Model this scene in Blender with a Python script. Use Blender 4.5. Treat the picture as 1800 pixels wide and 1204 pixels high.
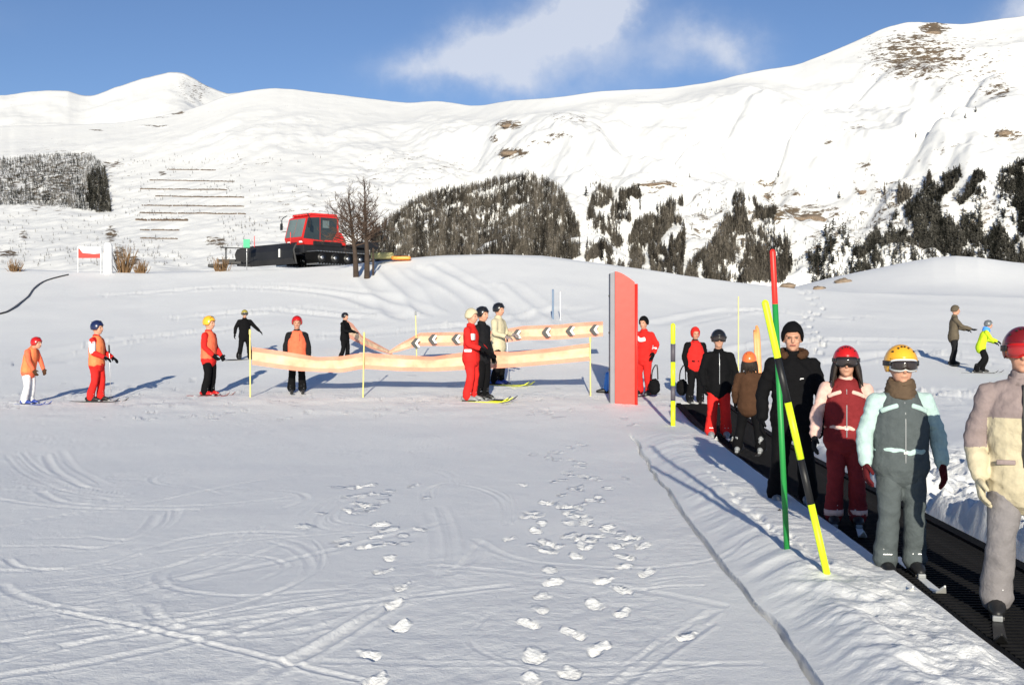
import bpy, bmesh, math, random
import numpy as np
from mathutils import Vector, Matrix, noise as mnoise
random.seed(7); rng = np.random.default_rng(11)
R = math.radians
H = 1.5            # eye height of the photographer
F = 1930.0         # focal length in photograph pixels (1800 wide)
HV = 585.0         # row of the true horizon in the photograph
scene = bpy.context.scene
for o in list(bpy.data.objects): bpy.data.objects.remove(o)

# ------------------------------------------------------------------ camera, sun, sky
cam_d = bpy.data.cameras.new('camera'); cam = bpy.data.objects.new('camera', cam_d)
scene.collection.objects.link(cam)
cam.location = (0, 0, H); cam.rotation_euler = (R(90), 0, 0)
cam_d.sensor_width = 36; cam_d.lens = 36 * F / 1800
cam_d.shift_y = -(602 - HV) / 1800
cam_d.clip_start = 0.05; cam_d.clip_end = 20000
scene.camera = cam
SUN_EL = 15.5; SHADOW_AZ = 1.0
sd = bpy.data.lights.new('sun', 'SUN'); sun = bpy.data.objects.new('sun', sd)
scene.collection.objects.link(sun)
sd.energy = 5.0; sd.angle = R(0.53); sd.color = (1.0, 0.93, 0.77)
ld = Vector((math.sin(R(SHADOW_AZ)) * math.cos(R(SUN_EL)), math.cos(R(SHADOW_AZ)) * math.cos(R(SUN_EL)), -math.sin(R(SUN_EL))))
sun.rotation_euler = ld.to_track_quat('-Z', 'Y').to_euler(); sun.location = (0, -20, 15)
scene.view_settings.view_transform = 'Standard'; scene.view_settings.look = 'None'
scene.view_settings.gamma = 1; scene.view_settings.use_curve_mapping = False
scene.view_settings.exposure = 0.30
scene.render.resolution_x = 1024; scene.render.resolution_y = 684
scene.render.engine = 'CYCLES'

w = bpy.data.worlds.new('World'); scene.world = w; w.use_nodes = True
nt = w.node_tree; nt.nodes.clear()
def N(tree, typ, **kw):
    n = tree.nodes.new(typ)
    for k, v in kw.items():
        if k == 'inp':
            for i, val in v.items(): n.inputs[i].default_value = val
        else: setattr(n, k, v)
    return n
def M_(tree, op, a, b=None, clamp=False):
    n = tree.nodes.new('ShaderNodeMath'); n.operation = op; n.use_clamp = clamp
    for i, x in enumerate((a, b)):
        if x is None: continue
        if isinstance(x, (int, float)): n.inputs[i].default_value = x
        else: tree.links.new(x, n.inputs[i])
    return n.outputs[0]
sky = N(nt, 'ShaderNodeTexSky', sky_type='NISHITA', sun_disc=False)
sky.sun_elevation = R(SUN_EL); sky.sun_rotation = R(180 + SHADOW_AZ); sky.altitude = 1800
sky.air_density = 1.0; sky.dust_density = 0.0; sky.ozone_density = 2.0
tc = N(nt, 'ShaderNodeTexCoord'); sx = N(nt, 'ShaderNodeSeparateXYZ'); nt.links.new(tc.outputs['Generated'], sx.inputs[0])
yy = M_(nt, 'MAXIMUM', sx.outputs[1], 0.05)
gx = M_(nt, 'DIVIDE', sx.outputs[0], yy); gz = M_(nt, 'DIVIDE', sx.outputs[2], yy)
nz = N(nt, 'ShaderNodeTexNoise', inp={'Scale': 17.0, 'Detail': 8.0, 'Roughness': 0.55})
nt.links.new(tc.outputs['Generated'], nz.inputs['Vector'])
nw = N(nt, 'ShaderNodeTexNoise', inp={'Scale': 13.0, 'Detail': 6.0, 'Roughness': 0.62}); nt.links.new(tc.outputs['Generated'], nw.inputs['Vector'])
sw = N(nt, 'ShaderNodeSeparateXYZ'); nt.links.new(nw.outputs['Color'], sw.inputs[0])
gx = M_(nt, 'ADD', gx, M_(nt, 'MULTIPLY', M_(nt, 'SUBTRACT', sw.outputs[0], .5), .10)); gz = M_(nt, 'ADD', gz, M_(nt, 'MULTIPLY', M_(nt, 'SUBTRACT', sw.outputs[1], .5), .055))
tot = None
# clouds: soft banks given by their direction (tangent of azimuth, tangent of elevation), half-widths, tilt
for (cu, cv, a, b, tilt, amp) in [(720, 118, 75, 26, 0, .7), (830, 95, 95, 42, 14, .85), (930, 75, 100, 62, 22, 1.0), (1030, 45, 80, 80, 20, 1.0), (900, 140, 150, 30, 0, .6), (1050, -10, 70, 50, 10, .9), (1250, 68, 80, 34, -6, .8), (1180, 100, 120, 34, 0, .55), (1300, 100, 50, 26, -20, .4), (1815, 25, 80, 45, 25, 1.3), (-300, 60, 200, 30, 5, .6), (2300, -60, 300, 60, 20, .9)]:
    cx = (cu - 900) / F; cz = (HV - cv) / F; c, s = math.cos(R(tilt)), math.sin(R(tilt))
    dx = M_(nt, 'SUBTRACT', gx, cx); dz = M_(nt, 'SUBTRACT', gz, cz)
    p = M_(nt, 'ADD', M_(nt, 'MULTIPLY', dx, c * F / a), M_(nt, 'MULTIPLY', dz, s * F / a))
    q = M_(nt, 'ADD', M_(nt, 'MULTIPLY', dx, -s * F / b), M_(nt, 'MULTIPLY', dz, c * F / b))
    d2 = M_(nt, 'ADD', M_(nt, 'MULTIPLY', p, p), M_(nt, 'MULTIPLY', q, q))
    g = M_(nt, 'MULTIPLY', M_(nt, 'EXPONENT', M_(nt, 'MULTIPLY', d2, -1.0)), amp)
    tot = g if tot is None else M_(nt, 'ADD', tot, g)
nf = M_(nt, 'ADD', M_(nt, 'MULTIPLY', M_(nt, 'SUBTRACT', nz.outputs[0], 0.5), 2.1), 0.52)
cl = M_(nt, 'MULTIPLY', tot, M_(nt, 'ADD', nf, M_(nt, 'MULTIPLY', tot, 0.35), True), True)
cl = M_(nt, 'MULTIPLY', cl, 0.78)
mixc = N(nt, 'ShaderNodeMix', data_type='RGBA'); nt.links.new(cl, mixc.inputs['Factor'])
tint = N(nt, 'ShaderNodeMix', data_type='RGBA', blend_type='MULTIPLY'); tint.inputs['Factor'].default_value = 1
nt.links.new(sky.outputs[0], tint.inputs['A']); tint.inputs['B'].default_value = (.92, .98, 1.16, 1)
nt.links.new(tint.outputs['Result'], mixc.inputs['A']); mixc.inputs['B'].default_value = (8.0, 8.4, 9.3, 1)
bg = N(nt, 'ShaderNodeBackground'); bg.inputs['Strength'].default_value = 0.076
nt.links.new(mixc.outputs['Result'], bg.inputs['Color'])
wo = N(nt, 'ShaderNodeOutputWorld'); nt.links.new(bg.outputs[0], wo.inputs['Surface'])

# ------------------------------------------------------------------ helpers
COL = scene.collection
def tag(o, label=None, cat=None, group=None, kind=None):
    if label: o['label'] = label
    if cat: o['category'] = cat
    if group: o['group'] = group
    if kind: o['kind'] = kind
    return o
def empty(name, loc, rz=0, scale=1):
    o = bpy.data.objects.new(name, None); COL.objects.link(o); o.location = loc
    o.rotation_euler = (0, 0, rz); o.scale = (scale,) * 3; o.empty_display_size = .1
    return o
def linkmesh(name, me, mats, parent=None, smooth=True):
    if not isinstance(mats, (list, tuple)): mats = [mats]
    for m in mats: me.materials.append(m)
    if smooth: me.shade_smooth()
    o = bpy.data.objects.new(name, me); COL.objects.link(o)
    if parent: o.parent = parent
    return o
def copy_tree(o, parent=None):
    c = o.copy(); COL.objects.link(c)
    if parent: c.parent = parent
    for ch in list(o.children): copy_tree(ch, c)
    return c
def npmesh(name, V, Fq):
    """fast mesh from arrays, all faces with the same number of corners"""
    me = bpy.data.meshes.new(name); V = np.asarray(V, np.float32); Fq = np.asarray(Fq, np.int32)
    n = Fq.shape[1]
    me.vertices.add(len(V)); me.vertices.foreach_set('co', V.ravel())
    me.loops.add(Fq.size); me.loops.foreach_set('vertex_index', Fq.ravel())
    me.polygons.add(len(Fq)); me.polygons.foreach_set('loop_start', np.arange(0, Fq.size, n, dtype=np.int32))
    me.update(calc_edges=True); me.validate(); return me
def gridfaces(nr, nc):
    i = np.arange(nr - 1)[:, None] * nc + np.arange(nc - 1)[None, :]
    return np.stack([i, i + 1, i + nc + 1, i + nc], -1).reshape(-1, 4)

def crom(P, k=4):
    P = [np.array(p, float) for p in P]
    if len(P) < 3: return P
    Q = [P[0]] + P + [P[-1]]; out = []
    for i in range(1, len(Q) - 2):
        a, b, c, d = Q[i - 1], Q[i], Q[i + 1], Q[i + 2]
        for j in range(k):
            t = j / k
            out.append(.5 * ((2 * b) + (-a + c) * t + (2 * a - 5 * b + 4 * c - d) * t * t + (-a + 3 * b - 3 * c + d) * t ** 3))
    out.append(P[-1]); return out
class MB:
    def __init__(s): s.v = []; s.f = []; s.mi = []
    def add(s, V, Fc, m=0):
        n = len(s.v); s.v += [tuple(map(float, p)) for p in V]; s.f += [tuple(int(i) + n for i in f) for f in Fc]; s.mi += [m] * len(Fc); return s
    def box(s, c, d, rz=0, bev=0, rx=0, ry=0, m=0, taper=1.0):
        bm = bmesh.new(); bmesh.ops.create_cube(bm, size=1)
        for v in bm.verts:
            k = taper if v.co.z > 0 else 1
            v.co = Vector((v.co.x * d[0] * k, v.co.y * d[1] * k, v.co.z * d[2]))
        if bev: bmesh.ops.bevel(bm, geom=bm.edges[:], offset=bev, segments=2, affect='EDGES', profile=.6)
        M = Matrix.Translation(c) @ Matrix.Rotation(rz, 4, 'Z') @ Matrix.Rotation(ry, 4, 'Y') @ Matrix.Rotation(rx, 4, 'X')
        bm.transform(M); bm.verts.index_update()
        s.add([v.co[:] for v in bm.verts], [[v.index for v in f.verts] for f in bm.faces], m); bm.free(); return s
    def tube(s, pts, rad, seg=10, ref=(1, 0, 0), k=3, m=0, cap=True, round_=True):
        """closed tube through pts; rad entries are a number or (a along ref, b across)"""
        rr = [np.array(r if isinstance(r, (tuple, list)) else (r, r), float) for r in rad]
        J = crom([np.concatenate([np.array(p, float), r]) for p, r in zip(pts, rr)], k) if len(pts) > 2 else [np.concatenate([np.array(p, float), r]) for p, r in zip(pts, rr)]
        P = [j[:3] for j in J]; RR = [np.maximum(j[3:], .0008) for j in J]
        T = [P[min(i + 1, len(P) - 1)] - P[max(i - 1, 0)] for i in range(len(P))]; T = [t / (np.linalg.norm(t) + 1e-9) for t in T]
        rings = []
        def ring(p, t, a, b):
            rf = np.array(ref, float); sd_ = rf - t * rf.dot(t)
            if np.linalg.norm(sd_) < .15: rf = np.array((0, 1.0, 0)); sd_ = rf - t * rf.dot(t)
            sd_ /= np.linalg.norm(sd_); bb = np.cross(t, sd_)
            return [p + a * math.cos(x) * sd_ + b * math.sin(x) * bb for x in [2 * math.pi * i / seg for i in range(seg)]]
        if cap and round_:
            r = RR[0].min(); rings.append(ring(P[0] - T[0] * r * .95, T[0], RR[0][0] * .3, RR[0][1] * .3)); rings.append(ring(P[0] - T[0] * r * .6, T[0], RR[0][0] * .78, RR[0][1] * .78))
        for p, t, r in zip(P, T, RR): rings.append(ring(p, t, r[0], r[1]))
        if cap and round_:
            r = RR[-1].min(); rings.append(ring(P[-1] + T[-1] * r * .6, T[-1], RR[-1][0] * .78, RR[-1][1] * .78)); rings.append(ring(P[-1] + T[-1] * r * .95, T[-1], RR[-1][0] * .3, RR[-1][1] * .3))
        V = [q for rg in rings for q in rg]; Fc = []
        for i in range(len(rings) - 1):
            for j in range(seg):
                a = i * seg + j; b = i * seg + (j + 1) % seg; Fc.append((a, b, b + seg, a + seg))
        if cap:
            Fc.append(tuple(range(seg - 1, -1, -1))); Fc.append(tuple(range(len(V) - seg, len(V))))
        s.add(V, Fc, m); return s
    def ell(s, c, r, seg=14, rings=9, m=0):
        V = [(c[0], c[1], c[2] + r[2])]
        for i in range(1, rings):
            ph = math.pi * i / rings
            for j in range(seg):
                th = 2 * math.pi * j / seg
                V.append((c[0] + r[0] * math.sin(ph) * math.cos(th), c[1] + r[1] * math.sin(ph) * math.sin(th), c[2] + r[2] * math.cos(ph)))
        V.append((c[0], c[1], c[2] - r[2])); Fc = [(0, 1 + j, 1 + (j + 1) % seg) for j in range(seg)]
        for i in range(rings - 2):
            for j in range(seg):
                a = 1 + i * seg + j; b = 1 + i * seg + (j + 1) % seg; Fc.append((a, a + seg, b + seg, b))
        L = len(V) - 1; o = 1 + (rings - 2) * seg
        Fc += [(L, o + (j + 1) % seg, o + j) for j in range(seg)]
        s.add(V, Fc, m); return s
    def prism(s, poly, y0, y1, m=0, axis='y'):
        n = len(poly)
        if axis == 'y': V = [(a, y0, b) for a, b in poly] + [(a, y1, b) for a, b in poly]
        elif axis == 'x': V = [(y0, a, b) for a, b in poly] + [(y1, a, b) for a, b in poly]
        else: V = [(a, b, y0) for a, b in poly] + [(a, b, y1) for a, b in poly]
        Fc = [tuple(range(n)), tuple(range(2 * n - 1, n - 1, -1))] + [(i, i + n, (i + 1) % n + n, (i + 1) % n) for i in range(n)]
        s.add(V, Fc, m); return s
    def mesh(s, name):
        me = bpy.data.meshes.new(name); me.from_pydata(s.v, [], s.f); me.polygons.foreach_set('material_index', s.mi)
        bm = bmesh.new(); bm.from_mesh(me); bmesh.ops.recalc_face_normals(bm, faces=bm.faces); bm.to_mesh(me); bm.free(); me.update(); return me
    def build(s, name, mats, parent=None, smooth=False):
        o = linkmesh(name, s.mesh(name), mats, parent, smooth); return o
    def remesh(s, name, vox, smooth=3):
        me = s.mesh(name + '_src'); o = bpy.data.objects.new('tmp', me); COL.objects.link(o)
        m = o.modifiers.new('r', 'REMESH'); m.mode = 'VOXEL'; m.voxel_size = vox
        if smooth: m2 = o.modifiers.new('s', 'SMOOTH'); m2.factor = .5; m2.iterations = smooth
        dg = bpy.context.evaluated_depsgraph_get(); out = bpy.data.meshes.new_from_object(o.evaluated_get(dg)); out.name = name
        bpy.data.objects.remove(o); bpy.data.meshes.remove(me); return out

# numpy value noise
def _h(ix, iy, s):
    n = (ix.astype(np.int64) * 374761393 + iy.astype(np.int64) * 668265263 + s * 144665) & 0x7fffffff
    n = ((n ^ (n >> 13)) * 1274126177) & 0x7fffffff
    n = (n ^ (n >> 16)) & 0xffff
    return n / 65535.0
def vn(x, y, s=0):
    ix = np.floor(x); iy = np.floor(y); fx = x - ix; fy = y - iy
    fx = fx * fx * fx * (fx * (fx * 6 - 15) + 10); fy = fy * fy * fy * (fy * (fy * 6 - 15) + 10)
    a = _h(ix, iy, s); b = _h(ix + 1, iy, s); c = _h(ix, iy + 1, s); d = _h(ix + 1, iy + 1, s)
    return (a * (1 - fx) + b * fx) * (1 - fy) + (c * (1 - fx) + d * fx) * fy - .5
def fbm(x, y, o=4, s=0, g=.5):
    t = 0; a = 1
    for i in range(o):
        c, sn = math.cos(i * 1.1), math.sin(i * 1.1)
        t = t + a * vn((x * c - y * sn) * 2 ** i + 17.3 * i, (x * sn + y * c) * 2 ** i - 9.1 * i, s + i); a *= g
    return t
def sstep(x, a, b):
    t = np.clip((x - a) / (b - a), 0, 1); return t * t * (3 - 2 * t)

# ------------------------------------------------------------------ materials
def mat(name, col, rough=.6, bump=0.0, bscale=60, var=.12, spec=.4, metal=0, alpha=1.0, sheen=0, coat=0):
    m = bpy.data.materials.new(name); m.use_nodes = True; t = m.node_tree; b = t.nodes['Principled BSDF']
    b.inputs['Roughness'].default_value = rough; b.inputs['Metallic'].default_value = metal
    b.inputs['Specular IOR Level'].default_value = spec
    if alpha < 1: b.inputs['Alpha'].default_value = alpha
    if sheen: b.inputs['Sheen Weight'].default_value = sheen
    if coat: b.inputs['Coat Weight'].default_value = coat
    co = N(t, 'ShaderNodeTexCoord')
    n = N(t, 'ShaderNodeTexNoise', inp={'Scale': bscale * .15, 'Detail': 5.0, 'Roughness': .6}); t.links.new(co.outputs['Object'], n.inputs['Vector'])
    mr = N(t, 'ShaderNodeMapRange', inp={'From Min': .3, 'From Max': .7, 'To Min': 1 - var, 'To Max': 1 + var}); t.links.new(n.outputs[0], mr.inputs[0])
    mx = N(t, 'ShaderNodeVectorMath', operation='SCALE'); mx.inputs[0].default_value = col[:3]; t.links.new(mr.outputs[0], mx.inputs['Scale'])
    t.links.new(mx.outputs[0], b.inputs['Base Color'])
    if bump:
        n2 = N(t, 'ShaderNodeTexNoise', inp={'Scale': float(bscale), 'Detail': 4.0, 'Roughness': .6}); t.links.new(co.outputs['Object'], n2.inputs['Vector'])
        bp = N(t, 'ShaderNodeBump', inp={'Strength': bump, 'Distance': .01}); t.links.new(n2.outputs[0], bp.inputs['Height']); t.links.new(bp.outputs[0], b.inputs['Normal'])
    return m
_fab = {}
def fabric(name, col):
    if name not in _fab: _fab[name] = mat('fabric_' + name, col, .85, .55, 45, .16, .08)
    return _fab[name]
C = dict(red=(.62, .025, .022), coral=(.85, .16, .08), orange=(.85, .23, .09), maroon=(.20, .024, .027), palepink=(.72, .47, .40), black=(.006, .006, .007),
         darkbrown=(.07, .035, .02), grey=(.085, .10, .105), aqua=(.42, .56, .54), white=(.75, .75, .76), cream=(.55, .49, .34), mauve=(.27, .215, .21), beige=(.52, .455, .32),
         navy=(.02, .03, .10), blue=(.05, .16, .6), lime=(.55, .75, .03), camo=(.11, .09, .065), scarf=(.11, .075, .05), darkred=(.09, .012, .015), greymauve=(.22, .205, .21), charcoal=(.013, .013, .015), skyblue=(.08, .3, .8))
def fb(c): return fabric(c, C[c])
SKIN = mat('skin', (.52, .27, .18), .5, .15, 120, .08, .4)
SHELL = {k: mat('shell_' + k, c, .28, 0, 40, .05, .5, coat=.4) for k, c in dict(red=(.5, .012, .012), yellow=(.85, .42, .03), black=(.012, .012, .014), navy=(.012, .02, .075), white=(.7, .7, .66), orange=(.8, .16, .04), darkred=(.16, .01, .012), grey=(.14, .15, .16), olive=(.33, .27, .05)).items()}
LENS = mat('goggle_lens', (.03, .022, .02), .08, 0, 10, .02, .8)
REDLENS = mat('red_goggle_lens', (.35, .02, .02), .1, 0, 10, .02, .8)
PLAST_W = mat('white_plastic', (.75, .75, .74), .35, 0, 30, .04)
PLAST_B = mat('black_plastic', (.014, .014, .015), .45, .1, 60, .1)
PLAST_BLUE = mat('blue_plastic', (.03, .06, .3), .4, 0, 30, .1)
PLAST_G = mat('grey_plastic', (.25, .26, .27), .4, 0, 30, .1)
METAL = mat('steel', (.45, .46, .48), .35, .1, 50, .15, .5, .8)
YELLOW = mat('yellow_plastic', (.75, .78, .02), .45, .1, 30, .06)
POLEY = mat('faded_yellow_plastic', (.72, .62, .22), .5, 0, 30, .08)
FLUO = mat('fluorescent_yellow', (.72, .95, .02), .45, .05, 30, .04)
GREEN = mat('green_paint', (.02, .26, .055), .45, .08, 30, .1)
REDP = mat('red_paint', (.78, .03, .02), .4, .08, 30, .06)
PADRED = mat('red_vinyl', (.80, .04, .025), .45, .2, 8, .06)
PADRED2 = mat('red_vinyl_edge', (.78, .03, .02), .4, .1, 8, .05)
PADGREY = mat('grey_canvas', (.24, .25, .28), .7, .2, 12, .1)
RUBBER = mat('black_rubber', (.006, .006, .0065), .8, .6, 60, .35, .1)
RUBBER2 = mat('worn_black_rubber', (.006, .006, .007), .8, .6, 50, .4, .1)
BARK = mat('bark', (.05, .034, .025), .9, .6, 25, .35)
TWIG = mat('dry_twigs', (.075, .048, .034), .9, .3, 25, .35)
HAIR = mat('dark_hair', (.02, .012, .008), .6, .5, 150, .3)
LIP = mat('lips', (.35, .1, .08), .5)
EYEM = mat('eye', (.05, .03, .02), .2)

def snow_mat(name, rock=False):
    m = bpy.data.materials.new(name); m.use_nodes = True; t = m.node_tree; b = t.nodes['Principled BSDF']
    b.inputs['Roughness'].default_value = .65; b.inputs['Specular IOR Level'].default_value = .25
    co = N(t, 'ShaderNodeTexCoord'); 
    def nse(scale, det=5.0, rg=.6, sc=None):
        n = N(t, 'ShaderNodeTexNoise', inp={'Scale': float(scale), 'Detail': det, 'Roughness': rg})
        if sc:
            mp = N(t, 'ShaderNodeMapping'); mp.inputs['Scale'].default_value = sc; t.links.new(co.outputs['Object'], mp.inputs[0]); t.links.new(mp.outputs[0], n.inputs['Vector'])
        else: t.links.new(co.outputs['Object'], n.inputs['Vector'])
        return n.outputs[0]
    if not rock:
        ramp = N(t, 'ShaderNodeMix', data_type='RGBA'); t.links.new(nse(.9, 6), ramp.inputs['Factor'])
        ramp.inputs['A'].default_value = (.85, .85, .85, 1); ramp.inputs['B'].default_value = (.92, .92, .91, 1)
        t.links.new(ramp.outputs['Result'], b.inputs['Base Color'])
        h1 = nse(7, 8, .66); h2 = nse(60, 5, .75)
        # crisp only on churned snow, smooth where skis and groomer packed it
        at = N(t, 'ShaderNodeAttribute', attribute_name='churn')
        h = M_(t, 'ADD', M_(t, 'MULTIPLY', h1, M_(t, 'ADD', M_(t, 'MULTIPLY', at.outputs['Fac'], 1.6), .35)), M_(t, 'MULTIPLY', h2, .22))
        bp = N(t, 'ShaderNodeBump', inp={'Strength': .75, 'Distance': .03}); t.links.new(h, bp.inputs['Height']); t.links.new(bp.outputs[0], b.inputs['Normal'])
    else:
        at = N(t, 'ShaderNodeAttribute', attribute_name='rock')
        n1 = nse(.075, 10, .75, (1, 1, 2.2)); n2 = nse(.25, 8, .85)
        msk = M_(t, 'ADD', at.outputs['Fac'], M_(t, 'MULTIPLY', M_(t, 'SUBTRACT', n1, .5), 3.2))
        msk = M_(t, 'MULTIPLY', M_(t, 'SUBTRACT', msk, .46), 6.0, True)
        rc = N(t, 'ShaderNodeMix', data_type='RGBA'); t.links.new(n2, rc.inputs['Factor'])
        rc.inputs['A'].default_value = (.022, .02, .018, 1); rc.inputs['B'].default_value = (.24, .175, .115, 1)
        sc = N(t, 'ShaderNodeMix', data_type='RGBA'); t.links.new(nse(.012, 5), sc.inputs['Factor'])
        sc.inputs['A'].default_value = (.74, .745, .755, 1); sc.inputs['B'].default_value = (.82, .815, .795, 1)
        mx = N(t, 'ShaderNodeMix', data_type='RGBA'); t.links.new(msk, mx.inputs['Factor']); t.links.new(sc.outputs['Result'], mx.inputs['A']); t.links.new(rc.outputs['Result'], mx.inputs['B'])
        t.links.new(mx.outputs['Result'], b.inputs['Base Color'])
        bp = N(t, 'ShaderNodeBump', inp={'Strength': .5, 'Distance': 4.0}); t.links.new(nse(.02, 8, .6), bp.inputs['Height']); t.links.new(bp.outputs[0], b.inputs['Normal'])
    return m
SNOW = snow_mat('packed_snow'); MSNOW = snow_mat('mountain_snow_and_rock', True)

# ------------------------------------------------------------------ ground
VCu = [-700, -200, 0, 120, 250, 430, 600, 700, 780, 860, 950, 1050, 1200, 1300, 1400, 1500, 1650, 1800, 2500]
VCv = [486, 478, 473, 477, 480, 476, 470, 458, 451, 450, 452, 464, 487, 499, 509, 514, 519, 524, 530]
MDu = [-900, 1330, 1390, 1450, 1500, 1560, 1600, 1640, 1680, 1720, 1760, 1800, 1900, 2500]
MDv = [560, 545, 509, 494, 482, 469, 461, 454, 451, 453, 459, 464, 475, 480]
YC = 53.0
def edge_x(y): return 2.17 + .052 * (y - 4.6)          # snow edge beside the carpet (left)
def gp(u, v, z=0.0):
    y = F * (H - z) / (v - HV); return ((u - 900) / F * y, y)
crackP = [gp(1118, 780), gp(1150, 830), gp(1178, 870), gp(1222, 935), gp(1272, 1003), gp(1335, 1072), gp(1405, 1150), gp(1445, 1204), gp(1600, 1400)]
cky = np.array([p[1] for p in crackP])[::-1]; ckx = np.array([p[0] for p in crackP])[::-1]
def crack_x(y): return np.interp(y, cky, ckx) + .025 * vn(y * 2.3, y * 0 + 3.1, 5) * 2
def smooth_z(x, y):
    yc = np.maximum(y, 4.0); u = np.clip(900 + F * x / yc, -690, 2490)
    vc = np.interp(u, VCu, VCv); zc = H + (HV - vc) * YC / F
    s = np.clip((y - 12.5) / (YC - 12.5), 0, 1)
    z = zc * (s ** 1.75) * (1 + .16 * np.sin(np.pi * s) * 0)
    far = np.maximum(y, YC); b = sstep(y, 62, 110)
    zf = H + (HV - vc - 26 * b) * far / F
    zf = np.where(far > 400, H + (HV - np.maximum(vc + 26, 520 + 0 * u)) * far / F * sstep(-far, -3500, -2500), zf)
    z = np.where(y > YC, zf, z)
    vm = np.interp(u, MDu, MDv); zm = H + (HV - vm) * 105 / F
    k = np.exp(-((y - 105) / 17) ** 2)
    z = z + np.maximum(zm - z, 0) * k * (u > 1200) * (y > YC)
    z = z + (.16 * fbm(x * .11, y * .09, 3, 21) * sstep(y, 22, 40) + .05 * fbm(x * .35, y * .22, 3, 22) * sstep(y, 12, 24)) * sstep(-y, -400, -200)
    return z
def carpet_z(y): return .035 + smooth_z(edge_x(y) + .4, y)
def berm(x, y):
    """low snow bank between the piste and the carpet, the carpet's trench, churned snow beyond"""
    e = edge_x(y); c = crack_x(y); wd = np.maximum(e - c, .2); q = (x - c) / wd
    act = sstep(y, 3.0, 3.8) * sstep(-y, -17.5, -14.0)
    hump = np.where(q < 0, 0, np.where(q < .45, .115 * sstep(q, -.02, .45), .115 - .03 * sstep(q, .45, 1)))
    ribs = .016 * fbm((x - c) * .9 + y * 1.0, y * 5.5 - (x - c) * 2.5, 3, 31) * sstep(q, .02, .2) * sstep(-q, -1, -.75)
    lump = .065 * fbm(x * 5 + y * 2, y * 3.5, 4, 33) * sstep(q, .1, .5) * sstep(-q, -1, -.85) * sstep(-y, -7.5, -5.5)
    z = (hump + ribs + lump) * act
    z = np.where(q < 0, -.0 + z, z)
    # crack along the foot of the bank
    d = np.abs(x - c); wv = .013 + .012 * (vn(y * 2.1, y * 0, 9) + .5)
    z = z - .26 * np.clip(1 - d / wv, 0, 1) * act * sstep(-y, -15.8, -14.8)
    # trench with the carpet
    tr = sstep(x, e - .005, e + .05) * sstep(-x, -(e + .98), -(e + .86)) * sstep(-y, -20.6, -19.6) * sstep(y, 1.5, 2)
    z = z * (1 - tr) - .10 * tr
    # dug-up snow right of it
    rr = x - (e + .92); k = sstep(rr, 0, .12) * sstep(-rr, -2.6, -1.0) * sstep(-y, -16, -10) * sstep(y, 2, 3)
    z = z + k * (.14 + .17 * fbm(x * 2.6, y * 2.2, 2, 41) + .12 * fbm(x * 8, y * 7, 3, 42))
    return z, np.clip(k * 1.2 + tr * 0 + act * sstep(q, .3, .7) * sstep(-q, -1.05, -1.0) * .8, 0, 1)

az = np.concatenate([np.linspace(-180, -50, 40)[:-1], np.linspace(-50, -28, 60)[:-1], np.linspace(-28, 28, 960), np.linspace(28, 50, 60)[1:], np.linspace(50, 180, 40)[1:]])
rs = [.05, .6, 1.2, 1.8, 2.4, 3.0, 3.4, 3.8, 4.1]
while rs[-1] < 29: rs.append(rs[-1] + max(.0125, .8 * rs[-1] ** 2 / (H * 1098)))
while rs[-1] < 66: rs.append(rs[-1] + .42)
while rs[-1] < 130: rs.append(rs[-1] * 1.02)
while rs[-1] < 9000: rs.append(rs[-1] * 1.12)
rs = np.array(rs); A, RR_ = np.meshgrid(np.radians(az), rs)
X = (RR_ * np.sin(A)).ravel(); Y = (RR_ * np.cos(A)).ravel()
Z = smooth_z(X, Y); bz, churn = berm(X, Y); Z = Z + bz
near = sstep(-Y, -24, -14) * (Y > 0)
offb = 1 - sstep(X - crack_x(Y), -.05, .1) * (Y < 20)
Z += near * (.022 * fbm(X * .55, Y * .4, 3, 51) + .004 * fbm(X * 3.2, Y * 2.1, 4, 52))
# rough patches of kicked snow in the foreground left and along the queue
pk = sstep(fbm(X * .5 + 3, Y * .35, 3, 53), .05, .35) * offb * (Y < 26) * (Y > 0)
Z += near * pk * .005 * fbm(X * 9, Y * 6, 3, 54); churn = np.clip(churn + .3 * pk * near, 0, 1)
bandq = np.exp(-((Y - 20.5) / 2.6) ** 2) * (np.abs(X + 2) < 12)
Z += bandq * .03 * fbm(X * 1.7, Y * 2.3, 4, 55); churn = np.clip(churn + bandq * .35, 0, 1)
msk_all = (Y > 3.5) & (Y < 75) & (np.abs(A.ravel()) < R(31)); IDX = np.nonzero(msk_all)[0]; xs, ys = X[IDX], Y[IDX]; dz = np.zeros(len(IDX)); dch = np.zeros(len(IDX))
def stamp_print(px, py, wx=.07, ly=.12, amp=.035, rot=0.0):
    m = (np.abs(xs - px) < .5) & (np.abs(ys - py) < .6); x = xs[m] - px; y = ys[m] - py
    c, s = math.cos(rot), math.sin(rot); x, y = x * c + y * s, -x * s + y * c
    n = fbm(xs[m] * 16, ys[m] * 11, 3, 61); rr = (x / wx) ** 2 + (y / ly) ** 2
    k = sstep(1.0 - rr + 1.0 * n, 0, .8); t = (y + ly) / (2 * ly)
    dz[m] += k * amp * (2.9 * (t - .74) + .22 * fbm(xs[m] * 26, ys[m] * 20, 2, 62)); dch[m] += k * .9
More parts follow.
